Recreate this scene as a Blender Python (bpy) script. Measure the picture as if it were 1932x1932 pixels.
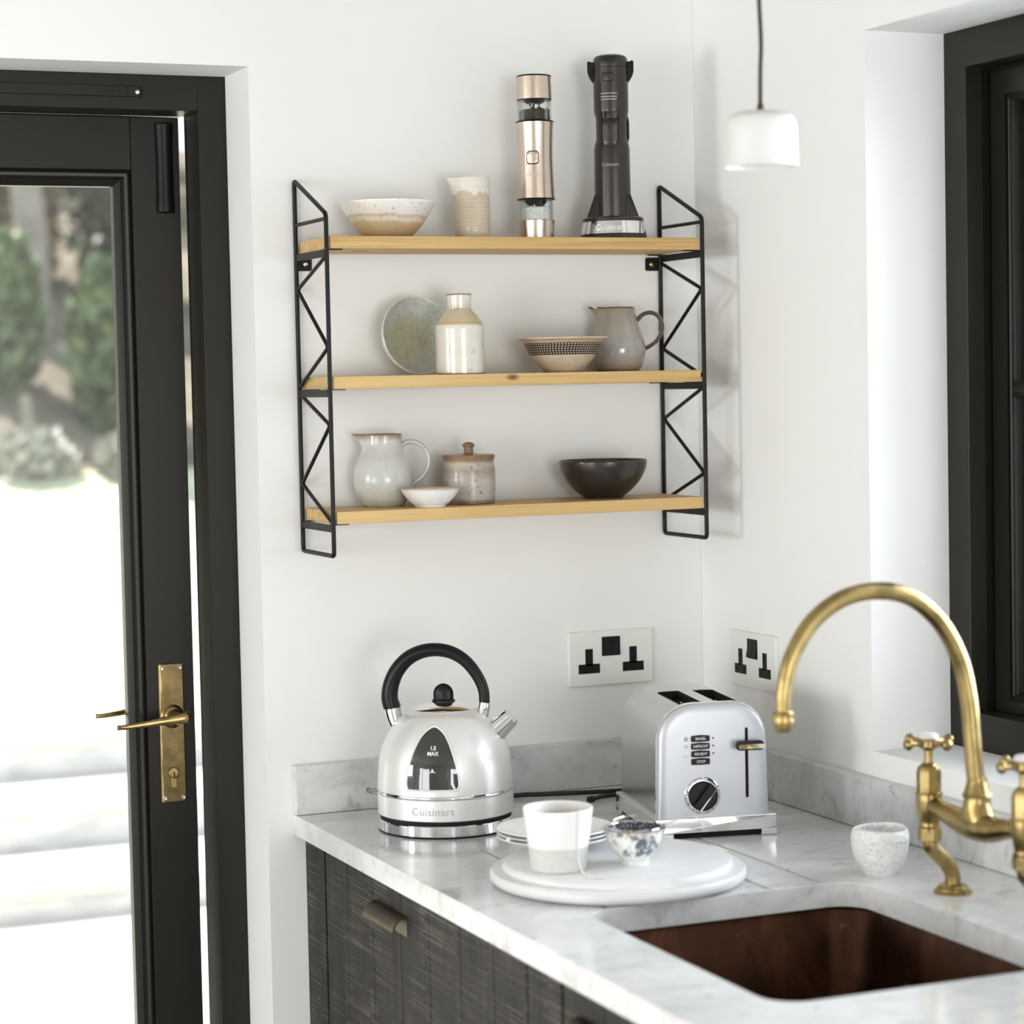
import bpy, bmesh, math, random
from mathutils import Vector, Matrix
PI = math.pi
for o in list(bpy.data.objects): bpy.data.objects.remove(o)
SC = bpy.context.scene
COL = SC.collection
H = 0.9            # worktop height; everything below is laid out from the worktop top (z = 0) and lifted by H at the end

# ------------------------------------------------------------------ camera
cam_d = bpy.data.cameras.new('camera'); cam = bpy.data.objects.new('camera', cam_d); COL.objects.link(cam)
cam_d.sensor_width = 36; cam_d.lens = 4439.05 / 1932 * 36; cam_d.clip_start = .05; cam_d.clip_end = 200
r = Vector((0.92059442, -0.38998174, -0.02049797)); u = Vector((0.04022866, 0.04249286, 0.99828654)); f = Vector((0.3884425, 0.91984162, -0.05480713))
M = Matrix((r, u, -f)).transposed().to_4x4(); M.translation = Vector((-1.7504, -3.3657, 0.6408 + H))
cam.matrix_world = M; SC.camera = cam
cam_d.dof.use_dof = True; cam_d.dof.focus_distance = 3.48; cam_d.dof.aperture_fstop = 3.6

# ------------------------------------------------------------------ world, sun, daylight at the windows, an added front fill, exposure
W = bpy.data.worlds.new('world'); SC.world = W; W.use_nodes = True
bg = W.node_tree.nodes['Background']; bg.inputs[0].default_value = (.80, .90, 1, 1); bg.inputs[1].default_value = 1.5
def lamp(kind, name, loc, direction, energy, color=(1, 1, 1), sx=1, sy=1, angle=.02):
    d = bpy.data.lights.new(name, kind); d.energy = energy; d.color = color
    if kind == 'AREA': d.shape = 'RECTANGLE'; d.size = sx; d.size_y = sy
    if kind == 'SUN': d.angle = angle
    o = bpy.data.objects.new(name, d); COL.objects.link(o); o.location = loc
    o.rotation_euler = Vector(direction).to_track_quat('-Z', 'Y').to_euler(); return o
lamp('SUN', 'sun', (0, 8, 12), (.35, -.75, -1.25), 12, (1, .95, .86), angle=.01)
lamp('AREA', 'daylight_left_near_window', (-6.12, -.95, 1.45), (1, .06, 0), 80, (1, .995, .985), .85, 1.0)
lamp('AREA', 'daylight_left_far_window', (-6.12, -4.0, 1.0), (1, .60, .0), 108, (1, .995, .985), 2.0, 1.7)
lamp('AREA', 'added_front_fill', (-.95, -6.92, .98), (.08, 1, .02), 112, (1, .995, .99), 1.9, 1.7)  # added fill from behind the camera, lifts the back wall and shelves
lamp('AREA', 'daylight_right_window', (.34, -1.13, 1.48), (-1, .10, -.30), 50, (.82, .91, 1), 1.1, .95)
SC.view_settings.view_transform = 'Standard'; SC.view_settings.look = 'None'
SC.view_settings.exposure = -0.12; SC.view_settings.gamma = 1; SC.view_settings.use_curve_mapping = False

# ------------------------------------------------------------------ node helpers
def base_mat(name, col=(.8, .8, .8), rough=.5, metal=0., coat=0., spec=.5, ior=1.45):
    m = bpy.data.materials.new(name); m.use_nodes = True; b = m.node_tree.nodes['Principled BSDF']
    b.inputs['Base Color'].default_value = (*col, 1); b.inputs['Roughness'].default_value = rough
    b.inputs['Metallic'].default_value = metal; b.inputs['Coat Weight'].default_value = coat
    b.inputs['Coat Roughness'].default_value = .06; b.inputs['Specular IOR Level'].default_value = spec; b.inputs['IOR'].default_value = ior
    return m
class N:
    """tiny node builder"""
    def __init__(s, m): s.m = m; s.t = m.node_tree; s.n = s.t.nodes; s.b = s.n['Principled BSDF']
    def new(s, k, **kw):
        x = s.n.new(k)
        for a, v in kw.items(): setattr(x, a, v)
        return x
    def link(s, a, b): s.t.links.new(a, b)
    def coord(s, scale=(1, 1, 1), which='Object', rot=(0, 0, 0), loc=(0, 0, 0)):
        c = s.new('ShaderNodeTexCoord'); mp = s.new('ShaderNodeMapping'); mp.inputs['Scale'].default_value = scale
        mp.inputs['Rotation'].default_value = rot; mp.inputs['Location'].default_value = loc
        s.link(c.outputs[which], mp.inputs[0]); return mp.outputs[0]
    def noise(s, vec, scale=5, detail=4, rough=.5, dist=0.):
        x = s.new('ShaderNodeTexNoise'); x.inputs['Scale'].default_value = scale; x.inputs['Detail'].default_value = detail
        x.inputs['Roughness'].default_value = rough; x.inputs['Distortion'].default_value = dist; s.link(vec, x.inputs[0]); return x.outputs[0]
    def ramp(s, fac, stops, interp='LINEAR'):
        x = s.new('ShaderNodeValToRGB'); x.color_ramp.interpolation = interp; e = x.color_ramp.elements
        while len(e) < len(stops): e.new(.5)
        for i, (p, c) in enumerate(stops):
            e[i].position = p; e[i].color = (*c, 1) if len(c) == 3 else c
        s.link(fac, x.inputs[0]); return x.outputs[0]
    def mix(s, fac, a, b, mode='MIX'):
        x = s.new('ShaderNodeMix', data_type='RGBA', blend_type=mode)
        if isinstance(fac, (int, float)): x.inputs[0].default_value = fac
        else: s.link(fac, x.inputs[0])
        for i, v in ((6, a), (7, b)):
            if isinstance(v, tuple): x.inputs[i].default_value = (*v, 1)
            else: s.link(v, x.inputs[i])
        return x.outputs[2]
    def math(s, op, a, b=0.):
        x = s.new('ShaderNodeMath', operation=op)
        for i, v in ((0, a), (1, b)):
            if isinstance(v, (int, float)): x.inputs[i].default_value = v
            else: s.link(v, x.inputs[i])
        return x.outputs[0]
    def sep(s, vec):
        x = s.new('ShaderNodeSeparateXYZ'); s.link(vec, x.inputs[0]); return x.outputs
    def color(s, c): s.link(c, s.b.inputs['Base Color'])
    def bump(s, h, strength=.2, dist=.002):
        x = s.new('ShaderNodeBump'); x.inputs['Strength'].default_value = strength; x.inputs['Distance'].default_value = dist
        s.link(h, x.inputs['Height']); s.link(x.outputs[0], s.b.inputs['Normal'])
    def rough(s, v): s.link(v, s.b.inputs['Roughness'])
BW = lambda v: (v, v, v)

# ------------------------------------------------------------------ materials
def m_wall():
    m = base_mat('plaster_white', (.845, .845, .83), .75, spec=.25); n = N(m); v = n.coord()
    h = n.noise(v, 5, 5, .55); h2 = n.noise(v, 60, 2, .5); n.bump(n.math('ADD', h, n.math('MULTIPLY', h2, .12)), .12, .006); return m
def m_marble(name, lo=.58, hi=.76, vein=.5, rough=.14, spots=.6):
    m = base_mat(name, (.8, .8, .8), rough); n = N(m)
    big = n.noise(n.coord((1, 1, 1.6), rot=(.1, .2, .6)), 3.2, 5, .6, .6); mid = n.noise(n.coord((1, 2.6, 1.4), rot=(.3, .1, -.9)), 7, 7, .66, .8)
    fine = n.noise(n.coord((1, 1.6, 1), rot=(0, 0, .5)), 42, 5, .62, .3)
    a = n.ramp(big, [(.34, (lo, lo * 1.015, lo * 1.02)), (.60, (hi, hi * 1.005, hi * 1.005))])
    vr = n.ramp(mid, [(.30, BW(.58)), (.41, BW(.90)), (.50, BW(1))])
    fr = n.ramp(fine, [(.28, BW(.50)), (.40, BW(.93)), (.5, BW(1))])
    c = n.mix(vein, a, vr, 'MULTIPLY'); c = n.mix(spots, c, fr, 'MULTIPLY'); n.color(c); return m
def m_wood():
    m = base_mat('pine_board', (.7, .5, .28), .5, spec=.35); n = N(m)
    g = n.noise(n.coord((1.2, 26, 60)), 2.2, 5, .6, .6); g2 = n.noise(n.coord((.6, 7, 12)), 3, 3, .5, .4)
    c = n.ramp(g, [(.3, (.43, .26, .095)), (.50, (.60, .40, .165)), (.72, (.68, .48, .22))])
    c = n.mix(n.ramp(g2, [(.35, BW(0)), (.7, BW(.45))]), c, (.70, .49, .225))
    knot = n.new('ShaderNodeTexVoronoi', feature='F1'); knot.inputs['Scale'].default_value = 1
    n.link(n.coord((6.5, 10, 14), loc=(.4, .1, .3)), knot.inputs[0])
    k = n.ramp(knot.outputs['Distance'], [(.05, (.20, .09, .03)), (.10, (1, 1, 1))]); c = n.mix(1., c, k, 'MULTIPLY')
    n.color(c); n.bump(g, .08, .001); return m
def m_blackwood():
    m = base_mat('sawn_dark_wood', (.06, .055, .05), .6, spec=.22); n = N(m)
    o = n.coord((1, 1, 1)); s = n.sep(o)
    plank = n.math('FLOOR', n.math('MULTIPLY', n.math('ADD', s[1], .081), -9.1))
    comb = n.new('ShaderNodeCombineXYZ'); n.link(plank, comb.inputs[0]); n.link(n.math('MULTIPLY', s[1], 3.2), comb.inputs[1]); n.link(n.math('MULTIPLY', s[2], 520), comb.inputs[2])
    ln = n.noise(comb.outputs[0], 1, 1, .5, .0)
    patch = n.noise(n.coord((1, 7, 5)), 2.2, 4, .6)
    thr = n.math('ADD', n.math('MULTIPLY', n.math('SUBTRACT', patch, .5), .55), n.math('MULTIPLY', ln, 1.0))
    vert = n.noise(n.coord((1, 40, 3)), 1.5, 3, .6)
    basec = n.ramp(vert, [(.3, (.017, .0153, .0138)), (.7, (.040, .0365, .033))])
    c = n.mix(n.ramp(thr, [(.55, BW(0)), (.72, BW(.55))]), basec, (.19, .172, .15)); n.color(c); n.bump(ln, .25, .0015); return m
def m_brass(name, a=(.66, .45, .13), b=(.42, .28, .08), rough=.24):
    m = base_mat(name, a, rough, 1.); n = N(m); x = n.noise(n.coord(), 28, 5, .6, .4)
    n.color(n.ramp(x, [(.35, b), (.58, a)])); n.rough(n.math('ADD', n.math('MULTIPLY', x, .25), rough - .09)); return m
def m_copper():
    m = base_mat('aged_copper', (.2, .09, .045), .33, .85); n = N(m); x = n.noise(n.coord((1, 1, .6)), 9, 7, .65, .5); y = n.noise(n.coord(), 90, 3, .6)
    c = n.ramp(x, [(.3, (.030, .014, .009)), (.52, (.075, .031, .016)), (.72, (.15, .064, .032))])
    n.color(n.mix(n.ramp(y, [(.66, BW(0)), (.74, BW(.35))]), c, (.4, .25, .17))); n.rough(n.math('ADD', n.math('MULTIPLY', x, .3), .2)); return m
def m_glass(name='clear_glass', tint=(1, 1, 1), refl=.5):
    m = bpy.data.materials.new(name); m.use_nodes = True; t = m.node_tree; n = t.nodes; n.clear()
    o = n.new('ShaderNodeOutputMaterial'); mx = n.new('ShaderNodeMixShader'); tr = n.new('ShaderNodeBsdfTransparent'); gl = n.new('ShaderNodeBsdfGlossy')
    fr = n.new('ShaderNodeFresnel'); fr.inputs[0].default_value = 1.5; tr.inputs[0].default_value = (*tint, 1); gl.inputs['Roughness'].default_value = .02
    mu = n.new('ShaderNodeMath'); mu.operation = 'MULTIPLY'; mu.inputs[1].default_value = refl
    t.links.new(fr.outputs[0], mu.inputs[0]); t.links.new(mu.outputs[0], mx.inputs[0]); t.links.new(tr.outputs[0], mx.inputs[1]); t.links.new(gl.outputs[0], mx.inputs[2]); t.links.new(mx.outputs[0], o.inputs[0]); return m
def m_ceramic(name, bands, speck=.5, speck_col=(.25, .15, .08), spscale=160, rough=.35, rings=0., h=.1, coat=.3, blotch=.1):
    """bands: (height fraction, colour) from foot to rim in the pot's own glaze"""
    m = base_mat(name, (1, 1, 1), rough, coat=coat); n = N(m); o = n.coord(); s = n.sep(o)
    wob = n.noise(n.coord((14, 14, 5)), 1, 3, .55)
    t = n.math('ADD', n.math('DIVIDE', s[2], h), n.math('MULTIPLY', n.math('SUBTRACT', wob, .5), blotch))
    c = n.ramp(t, bands)
    cl = n.noise(n.coord(), 32, 4, .6); c = n.mix(.5, c, n.ramp(cl, [(.3, BW(.86)), (.7, BW(1.0))]), 'MULTIPLY')
    sp = n.noise(n.coord(), spscale, 3, .6); k = n.ramp(sp, [(.60, BW(0)), (.68, BW(speck))]); c = n.mix(k, c, speck_col)
    n.color(c)
    if rings:
        w = n.new('ShaderNodeTexWave', wave_type='BANDS', bands_direction='Z'); w.inputs['Scale'].default_value = rings; w.inputs['Distortion'].default_value = .4
        n.link(n.coord(), w.inputs[0]); n.bump(w.outputs[0], .35, .001)
    else: n.bump(cl, .1, .001)
    return m
def m_rings(name, c1, c2, scale, rough=.4):
    m = base_mat(name, c1, rough, coat=.3); n = N(m); w = n.new('ShaderNodeTexWave', wave_type='BANDS', bands_direction='Z'); w.inputs['Scale'].default_value = scale; w.inputs['Distortion'].default_value = 2.2; w.inputs['Detail'].default_value = 3
    n.link(n.coord(), w.inputs[0]); a = n.noise(n.coord((30, 30, 12)), 1, 4, .6)
    s = n.sep(n.coord()); t = n.math('ADD', n.math('MULTIPLY', s[2], 11), n.math('MULTIPLY', a, .5))
    c = n.mix(n.ramp(w.outputs[0], [(.3, BW(0)), (.8, BW(1))]), c1, c2)
    c = n.mix(n.ramp(t, [(.98, BW(0)), (1.16, BW(.85))]), c, (.80, .77, .71)); n.color(c); n.bump(w.outputs[0], .3, .0012); return m
def m_dots():
    m = base_mat('stamped_dot_band', (.03, .022, .018), .45, coat=.2); n = N(m); s = n.sep(n.coord())
    ang = n.math('ARCTAN2', s[1], s[0]); a = n.math('MULTIPLY', ang, 9.5 * 2); z = n.math('MULTIPLY', s[2], 300)
    sl = n.math('ADD', n.math('MULTIPLY', ang, 19), n.math('MULTIPLY', n.math('SINE', n.math('MULTIPLY', s[2], 420)), .28))
    fa = n.math('ABSOLUTE', n.math('SINE', n.math('MULTIPLY', sl, 2.0))); fz = n.math('ABSOLUTE', n.math('SINE', n.math('MULTIPLY', s[2], 930)))
    k = n.math('MULTIPLY', fa, fz); n.color(n.ramp(k, [(.64, (.025, .018, .014)), (.76, (.66, .54, .38))])); return m
def m_bluewhite():
    m = base_mat('blue_and_white_glaze', (.9, .9, .88), .2, coat=.5); n = N(m); v = n.coord()
    a = n.noise(v, 34, 5, .7, 1.0); b = n.noise(v, 95, 4, .6, .5)
    k = n.math('MULTIPLY', n.ramp(a, [(.465, BW(0)), (.505, BW(1))]), n.ramp(b, [(.38, BW(0.15)), (.55, BW(1))]))
    s = n.sep(v); side = n.ramp(n.math('MULTIPLY', s[2], 20), [(.24, BW(0)), (.30, BW(1))]); k = n.math('MULTIPLY', k, side)
    n.color(n.mix(k, (.84, .84, .80), (.10, .14, .165))); return m
def m_lace():
    m = base_mat('blue_lace_glaze', (.9, .9, .9), .2, coat=.5); n = N(m); vo = n.new('ShaderNodeTexVoronoi'); vo.inputs['Scale'].default_value = 330; n.link(n.coord(), vo.inputs[0])
    n.color(n.ramp(vo.outputs['Distance'], [(.30, (.75, .77, .80)), (.48, (.08, .11, .17))])); return m
def m_leaf(name, a, b):
    m = base_mat(name, a, .55, spec=.3); n = N(m); x = n.noise(n.coord(), 4, 4, .6); n.color(n.ramp(x, [(.35, a), (.65, b)]))
    n.b.inputs['Transmission Weight'].default_value = 0; return m
def m_noise(name, a, b, scale=8, rough=.7, bump=.2, metal=0., stretch=(1, 1, 1)):
    m = base_mat(name, a, rough, metal); n = N(m); x = n.noise(n.coord(stretch), scale, 6, .6); n.color(n.ramp(x, [(.35, a), (.65, b)]))
    if bump: n.bump(x, bump, .01)
    return m
def m_brushed(name, col, rough=.3, stretch=(4, 4, 400), metal=1.):
    m = base_mat(name, col, rough, metal); n = N(m); x = n.noise(n.coord(stretch), 3, 4, .6)
    n.rough(n.math('ADD', n.math('MULTIPLY', x, .14), rough - .07)); return m

WALL = m_wall(); CEIL = base_mat('ceiling_paint', (.50, .485, .45), .8)
FLOOR = m_noise('pale_floor_boards', (.46, .43, .39), (.56, .53, .48), 3, .45, .1, stretch=(1, 8, 1))
MARBLE = m_marble('grey_veined_marble', .60, .785, .95, .13, .60); SPLASH = m_marble('grey_marble_upstand', .50, .72, .8, .3, .7); BOARDM = m_marble('white_marble_board', .72, .82, .35, .38, .12)
PINE = m_wood(); SAWN = m_blackwood(); BRASS = m_brass('aged_brass', (.43, .32, .135), (.26, .19, .078), .30); OLDBRASS = m_brass('door_brass', (.44, .325, .14), (.25, .175, .07), .26)
DARKBRASS = m_brass('bronze_pull', (.125, .098, .062), (.07, .053, .035), .35); COPPER = m_copper(); GLASS = m_glass(refl=1.); THIN = m_glass('grinder_glass', (.97, .98, .97), .35)
FRAME = m_noise('charcoal_paint', (.0125, .0118, .0085), (.015, .014, .0105), 3, .34, 0); FRAME.node_tree.nodes['Principled BSDF'].inputs['Specular IOR Level'].default_value = .28
BLACKM = base_mat('black_metal', (.008, .008, .007), .42, spec=.25); BLACKP = base_mat('black_plastic', (.006, .006, .007), .36, spec=.3); SOCKB = base_mat('socket_black', (.006, .006, .006), .4, spec=.25)
DEEP = base_mat('deep_black', (.004, .004, .004), .8); CHROME = base_mat('chrome', (.86, .86, .87), .06, 1.); STEEL = m_brushed('brushed_steel', (.62, .62, .61), .2, (400, 4, 4))
PEARL = base_mat('pearl_silver', (.82, .81, .795), .36, .35, coat=.45); PEARLF = base_mat('toaster_front_silver', (.55, .56, .59), .42, .45, coat=.12)
CHAMP = base_mat('champagne_metal', (.66, .55, .46), .27, 1.); GUN = base_mat('gunmetal', (.060, .053, .050), .3, .85, coat=.1)
WHITEP = base_mat('white_plastic', (.84, .84, .82), .3); WHITEC = base_mat('white_ceramic', (.70, .695, .68), .4, coat=.1); PLATEM = base_mat('socket_plate_white', (.80, .80, .77), .4)
PANE = base_mat('smoked_window', (.03, .03, .028), .05, 0., coat=1.); LINT = base_mat('print_white', (.8, .8, .8), .5); LGREY = base_mat('print_grey', (.35, .35, .37), .5); EMB = base_mat('embossed_silver', (.48, .48, .47), .5)
TEXTM = base_mat('polished_letters', (.95, .95, .93), .15, .6); CORD = base_mat('cord_rubber', (.012, .012, .012), .5); CLOTHC = base_mat('braided_flex', (.045, .035, .035), .8)

# ------------------------------------------------------------------ mesh helpers
def smooth_path(pts, n=8):
    P = [Vector(p) for p in pts]; out = []
    for i in range(len(P) - 1):
        a = P[i - 1] if i else P[0] * 2 - P[1]; b = P[i]; c = P[i + 1]; d = P[i + 2] if i + 2 < len(P) else P[-1] * 2 - P[-2]
        for k in range(n):
            t = k / n; out.append(.5 * ((2 * b) + (c - a) * t + (2 * a - 5 * b + 4 * c - d) * t * t + (3 * b - a - 3 * c + d) * t ** 3))
    out.append(P[-1]); return out
def rrect(x0, x1, y0, y1, r, n=6):
    pts = []
    for cx, cy, a0 in ((x1 - r, y1 - r, 0), (x0 + r, y1 - r, PI / 2), (x0 + r, y0 + r, PI), (x1 - r, y0 + r, 3 * PI / 2)):
        for k in range(n + 1): a = a0 + PI / 2 * k / n; pts.append((cx + r * math.cos(a), cy + r * math.sin(a)))
    return pts
class MB:
    def __init__(s): s.v = []; s.f = []
    def add(s, V, F, T=None):
        o = len(s.v); s.v += [tuple(T @ Vector(p)) if T else tuple(p) for p in V]; s.f += [tuple(i + o for i in q) for q in F]; return s
    def box(s, x0, x1, y0, y1, z0, z1, T=None):
        x0, x1 = sorted((x0, x1)); y0, y1 = sorted((y0, y1)); z0, z1 = sorted((z0, z1))
        V = [(x, y, z) for z in (z0, z1) for y in (y0, y1) for x in (x0, x1)]
        return s.add(V, [(0, 2, 3, 1), (4, 5, 7, 6), (0, 1, 5, 4), (2, 6, 7, 3), (0, 4, 6, 2), (1, 3, 7, 5)], T)
    def lathe(s, prof, seg=48, c=(0, 0, 0), sx=1, sy=1, fn=None, T=None, phase=0., caps=True):
        V = []; F = []
        for (r, z) in prof:
            for k in range(seg):
                a = 2 * PI * k / seg + phase; p = (c[0] + r * sx * math.cos(a), c[1] + r * sy * math.sin(a), c[2] + z)
                V.append(fn(p, a, r, z) if fn else p)
        for i in range(len(prof) - 1):
            for k in range(seg): F.append((i * seg + k, i * seg + (k + 1) % seg, (i + 1) * seg + (k + 1) % seg, (i + 1) * seg + k))
        same = prof[0] == prof[-1]
        if caps and not same and prof[0][0] > 1e-6: F.append(tuple(reversed(range(seg))))
        if caps and not same and prof[-1][0] > 1e-6: F.append(tuple(range((len(prof) - 1) * seg, len(prof) * seg)))
        return s.add(V, F, T)
    def tube(s, path, rad, seg=12, caps=True, closed=False, flat=1., T=None, up=None):
        P = [Vector(p) for p in path]; n = len(P); V = []; F = []
        R = rad if isinstance(rad, (list, tuple)) else [rad] * n
        if len(R) != n: R = [R[0] + (0 if len(R) == 1 else 1) * (lerp(R, i / (n - 1)) - R[0]) for i in range(n)]
        t = (P[1] - P[0]).normalized(); nrm = Vector(up) if up else (Vector((0, 0, 1)) if abs(t.z) < .9 else Vector((1, 0, 0)))
        nrm = (nrm - t * nrm.dot(t)).normalized()
        for i in range(n):
            if closed: t = (P[(i + 1) % n] - P[i - 1]).normalized()
            else: t = (P[min(i + 1, n - 1)] - P[max(i - 1, 0)]).normalized()
            nrm = (nrm - t * nrm.dot(t)).normalized(); bn = t.cross(nrm)
            for k in range(seg):
                a = 2 * PI * k / seg; V.append(P[i] + nrm * (R[i] * math.cos(a)) + bn * (R[i] * flat * math.sin(a)))
        for i in range(n if closed else n - 1):
            j = (i + 1) % n
            for k in range(seg): F.append((i * seg + k, i * seg + (k + 1) % seg, j * seg + (k + 1) % seg, j * seg + k))
        if caps and not closed: F.append(tuple(reversed(range(seg)))); F.append(tuple(range((n - 1) * seg, n * seg)))
        return s.add(V, F, T)
    def prism(s, poly, a0, a1, axis='z', T=None, inset=0., top=0.):
        """polygon extruded along an axis; inset shrinks the a1 end for a pillowed edge"""
        n = len(poly); cx = sum(p[0] for p in poly) / n; cy = sum(p[1] for p in poly) / n
        def m(p, a): return {'z': (p[0], p[1], a), 'y': (p[0], a, p[1]), 'x': (a, p[0], p[1])}[axis]
        V = [m(p, a0) for p in poly] + [m(p, a1) for p in poly]
        F = [(i, (i + 1) % n, n + (i + 1) % n, n + i) for i in range(n)] + [tuple(reversed(range(n))), tuple(range(n, 2 * n))]
        return s.add(V, F, T)
    def loft(s, loops, cap0=True, cap1=True, T=None):
        n = len(loops[0]); V = [p for L in loops for p in L]; F = []
        for i in range(len(loops) - 1):
            for k in range(n): F.append((i * n + k, i * n + (k + 1) % n, (i + 1) * n + (k + 1) % n, (i + 1) * n + k))
        if cap0: F.append(tuple(reversed(range(n))))
        if cap1: F.append(tuple(range((len(loops) - 1) * n, len(loops) * n)))
        return s.add(V, F, T)
    def sphere(s, c, r, seg=20, rings=12, sz=1., T=None):
        return s.lathe([(r * math.sin(PI * i / rings), -r * sz * math.cos(PI * i / rings)) for i in range(rings + 1)], seg, c, T=T)
    def build(s, name, mat, parent=None, smooth=35, bevel=0, bseg=2, subsurf=0, norecalc=False):
        me = bpy.data.meshes.new(name); bm = bmesh.new(); vs = [bm.verts.new(p) for p in s.v]
        for q in s.f:
            try: bm.faces.new([vs[i] for i in q])
            except ValueError: pass
        bmesh.ops.remove_doubles(bm, verts=bm.verts, dist=1e-6)
        if not norecalc: bmesh.ops.recalc_face_normals(bm, faces=bm.faces)
        bm.to_mesh(me); bm.free(); me.materials.append(mat)
        if smooth: me.shade_smooth(); me.set_sharp_from_angle(angle=math.radians(smooth))
        o = bpy.data.objects.new(name, me); COL.objects.link(o)
        if parent: o.parent = parent
        if bevel:
            b = o.modifiers.new('bevel', 'BEVEL'); b.width = bevel; b.segments = bseg; b.limit_method = 'ANGLE'; b.angle_limit = math.radians(40)
        if subsurf: q = o.modifiers.new('sub', 'SUBSURF'); q.levels = q.render_levels = subsurf
        return o
def lerp(R, t):
    x = t * (len(R) - 1); i = min(int(x), len(R) - 2); return R[i] + (R[i + 1] - R[i]) * (x - i)
def smooth_prof(pts, n=5):
    return [(max(0, p.x), p.y) for p in smooth_path([(a, b, 0) for a, b in pts], n)]
def thing(name, label, cat, loc=(0, 0, 0), rz=0., group=None):
    o = bpy.data.objects.new(name, None); COL.objects.link(o); o.location = loc; o.rotation_euler = (0, 0, rz); o.empty_display_size = .05
    o['label'] = label; o['category'] = cat
    if group: o['group'] = group
    return o
def tag(o, label, cat, group=None):
    o['label'] = label; o['category'] = cat
    if group: o['group'] = group
    return o
def struct(o, label=None, cat=None):
    o['kind'] = 'structure'
    if label: o['label'] = label
    if cat: o['category'] = cat
    return o
def text(name, body, size, mat, parent, fn, extrude=.0002, spacing=1., bold=0.):
    cu = bpy.data.curves.new(name, 'FONT'); cu.body = body; cu.size = size; cu.extrude = extrude; cu.align_x = 'CENTER'; cu.align_y = 'CENTER'; cu.space_character = spacing; cu.offset = bold
    t = bpy.data.objects.new(name + '_curve', cu); COL.objects.link(t); bpy.context.view_layer.update()
    me = bpy.data.meshes.new_from_object(t.evaluated_get(bpy.context.evaluated_depsgraph_get())); bpy.data.objects.remove(t)
    for v in me.vertices: v.co = Vector(fn(*v.co))
    me.materials.clear(); me.materials.append(mat); me.name = name
    o = bpy.data.objects.new(name, me); COL.objects.link(o); o.parent = parent; return o
def on_cyl(rad, phi0, z0, out=.0003, slope=0.):
    """wraps flat text round a vertical cylinder whose front is -y"""
    def g(x, y, z):
        rr = rad + out + z + slope * y; a = phi0 + x / rad; return (rr * math.sin(a), -rr * math.cos(a), z0 + y)
    return g

# ------------------------------------------------------------------ the room
DXR, DXL, DZT, DFY = -.7362, -1.78, 1.114, .122          # door opening, face of the door frame
WY0, WY1, WZ0, WZ1, WFX = -.5155, -1.75, .110, 1.1205, .13
TOP, BOT, TH = 1.62, -.9, .36
w = MB(); w.box(-6.2, DXL, 0, TH, BOT, TOP); w.box(DXL, DXR, 0, TH, DZT, TOP); w.box(DXR, .216, 0, TH, BOT, TOP); struct(w.build('wall_back', WALL, smooth=0))
w = MB(); RT = .216; w.box(0, RT, -.0005, WY0, BOT, TOP); w.box(0, RT, WY0, WY1, BOT, WZ0); w.box(0, RT, WY0, WY1, WZ1, TOP); w.box(0, RT, WY1, -7.0, BOT, TOP); struct(w.build('wall_right', WALL, smooth=0))
w = MB(); w.box(-6.5, -6.2, .36, -.35, BOT, TOP); w.box(-6.5, -6.2, -5.3, -7.3, BOT, TOP); w.box(-6.5, -6.2, -.35, -5.3, BOT, -.82); w.box(-6.5, -6.2, -.35, -5.3, 1.05, TOP); struct(w.build('wall_left', WALL, smooth=0))
w = MB(); w.box(-6.2, -3.05, -7.3, -7.0, BOT, TOP); w.box(-.35, TH, -7.3, -7.0, BOT, TOP); w.box(-3.05, -.35, -7.3, -7.0, BOT, -.82); w.box(-3.05, -.35, -7.3, -7.0, 1.0, TOP); struct(w.build('wall_front', WALL, smooth=0))
w = MB(); w.box(-6.5, TH, -7.3, TH, -1.0, BOT); struct(w.build('floor', FLOOR, smooth=0))
w = MB(); w.box(-6.5, TH, -7.3, TH, TOP, TOP + .15); struct(w.build('ceiling', CEIL, smooth=0))

# door -------------------------------------------------------------
door = bpy.data.objects.new('door_1', None); COL.objects.link(door); door.location = (0, 0, BOT); door['kind'] = 'structure'
DO = -BOT
def zup(mb):                                    # door parts are written with z from the worktop; move them into the door's own space
    mb.v = [(a, b, c + DO) for a, b, c in mb.v]; return mb
FX, FZ = -.7805, 1.061
b = MB(); poly = [(DXR, BOT), (DXR, DZT), (DXL, DZT), (DXL, BOT), (DXL + .044, BOT), (DXL + .044, FZ), (FX, FZ), (FX, BOT)]
b.box(FX, DXR, DFY, .198, BOT, DZT); b.box(DXL, DXL + .044, DFY, .198, BOT, DZT); b.box(DXL + .044, FX, DFY, .198, FZ, DZT)
b.box(-.7765, DXR, .198, .215, BOT, DZT); b.box(DXL, DXL + .036, .198, .26, BOT, DZT); b.box(DXL + .036, -.7765, .198, .26, FZ + .004, DZT)
zup(b).build('door_frame', FRAME, door, smooth=0, bevel=.0012)
LY0, LY1, LX1, LX0, LZ1, LZ0 = .2, .256, -.790, DXL + .05, 1.0595, BOT + .012
GX1, GZ1, GX0, GZ0 = -.866, .978, LX0 + .076, BOT + .2     # moulding's outer edge
b = MB(); b.box(GX1, LX1, LY0, LY1, LZ0, LZ1); b.box(LX0, GX0, LY0, LY1, LZ0, LZ1); b.box(GX0, GX1, LY0, LY1, GZ1, LZ1); b.box(GX0, GX1, LY0, LY1, LZ0, GZ0)
leaf = zup(b).build('door_leaf', FRAME, door, smooth=0, bevel=.0015)
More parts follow.
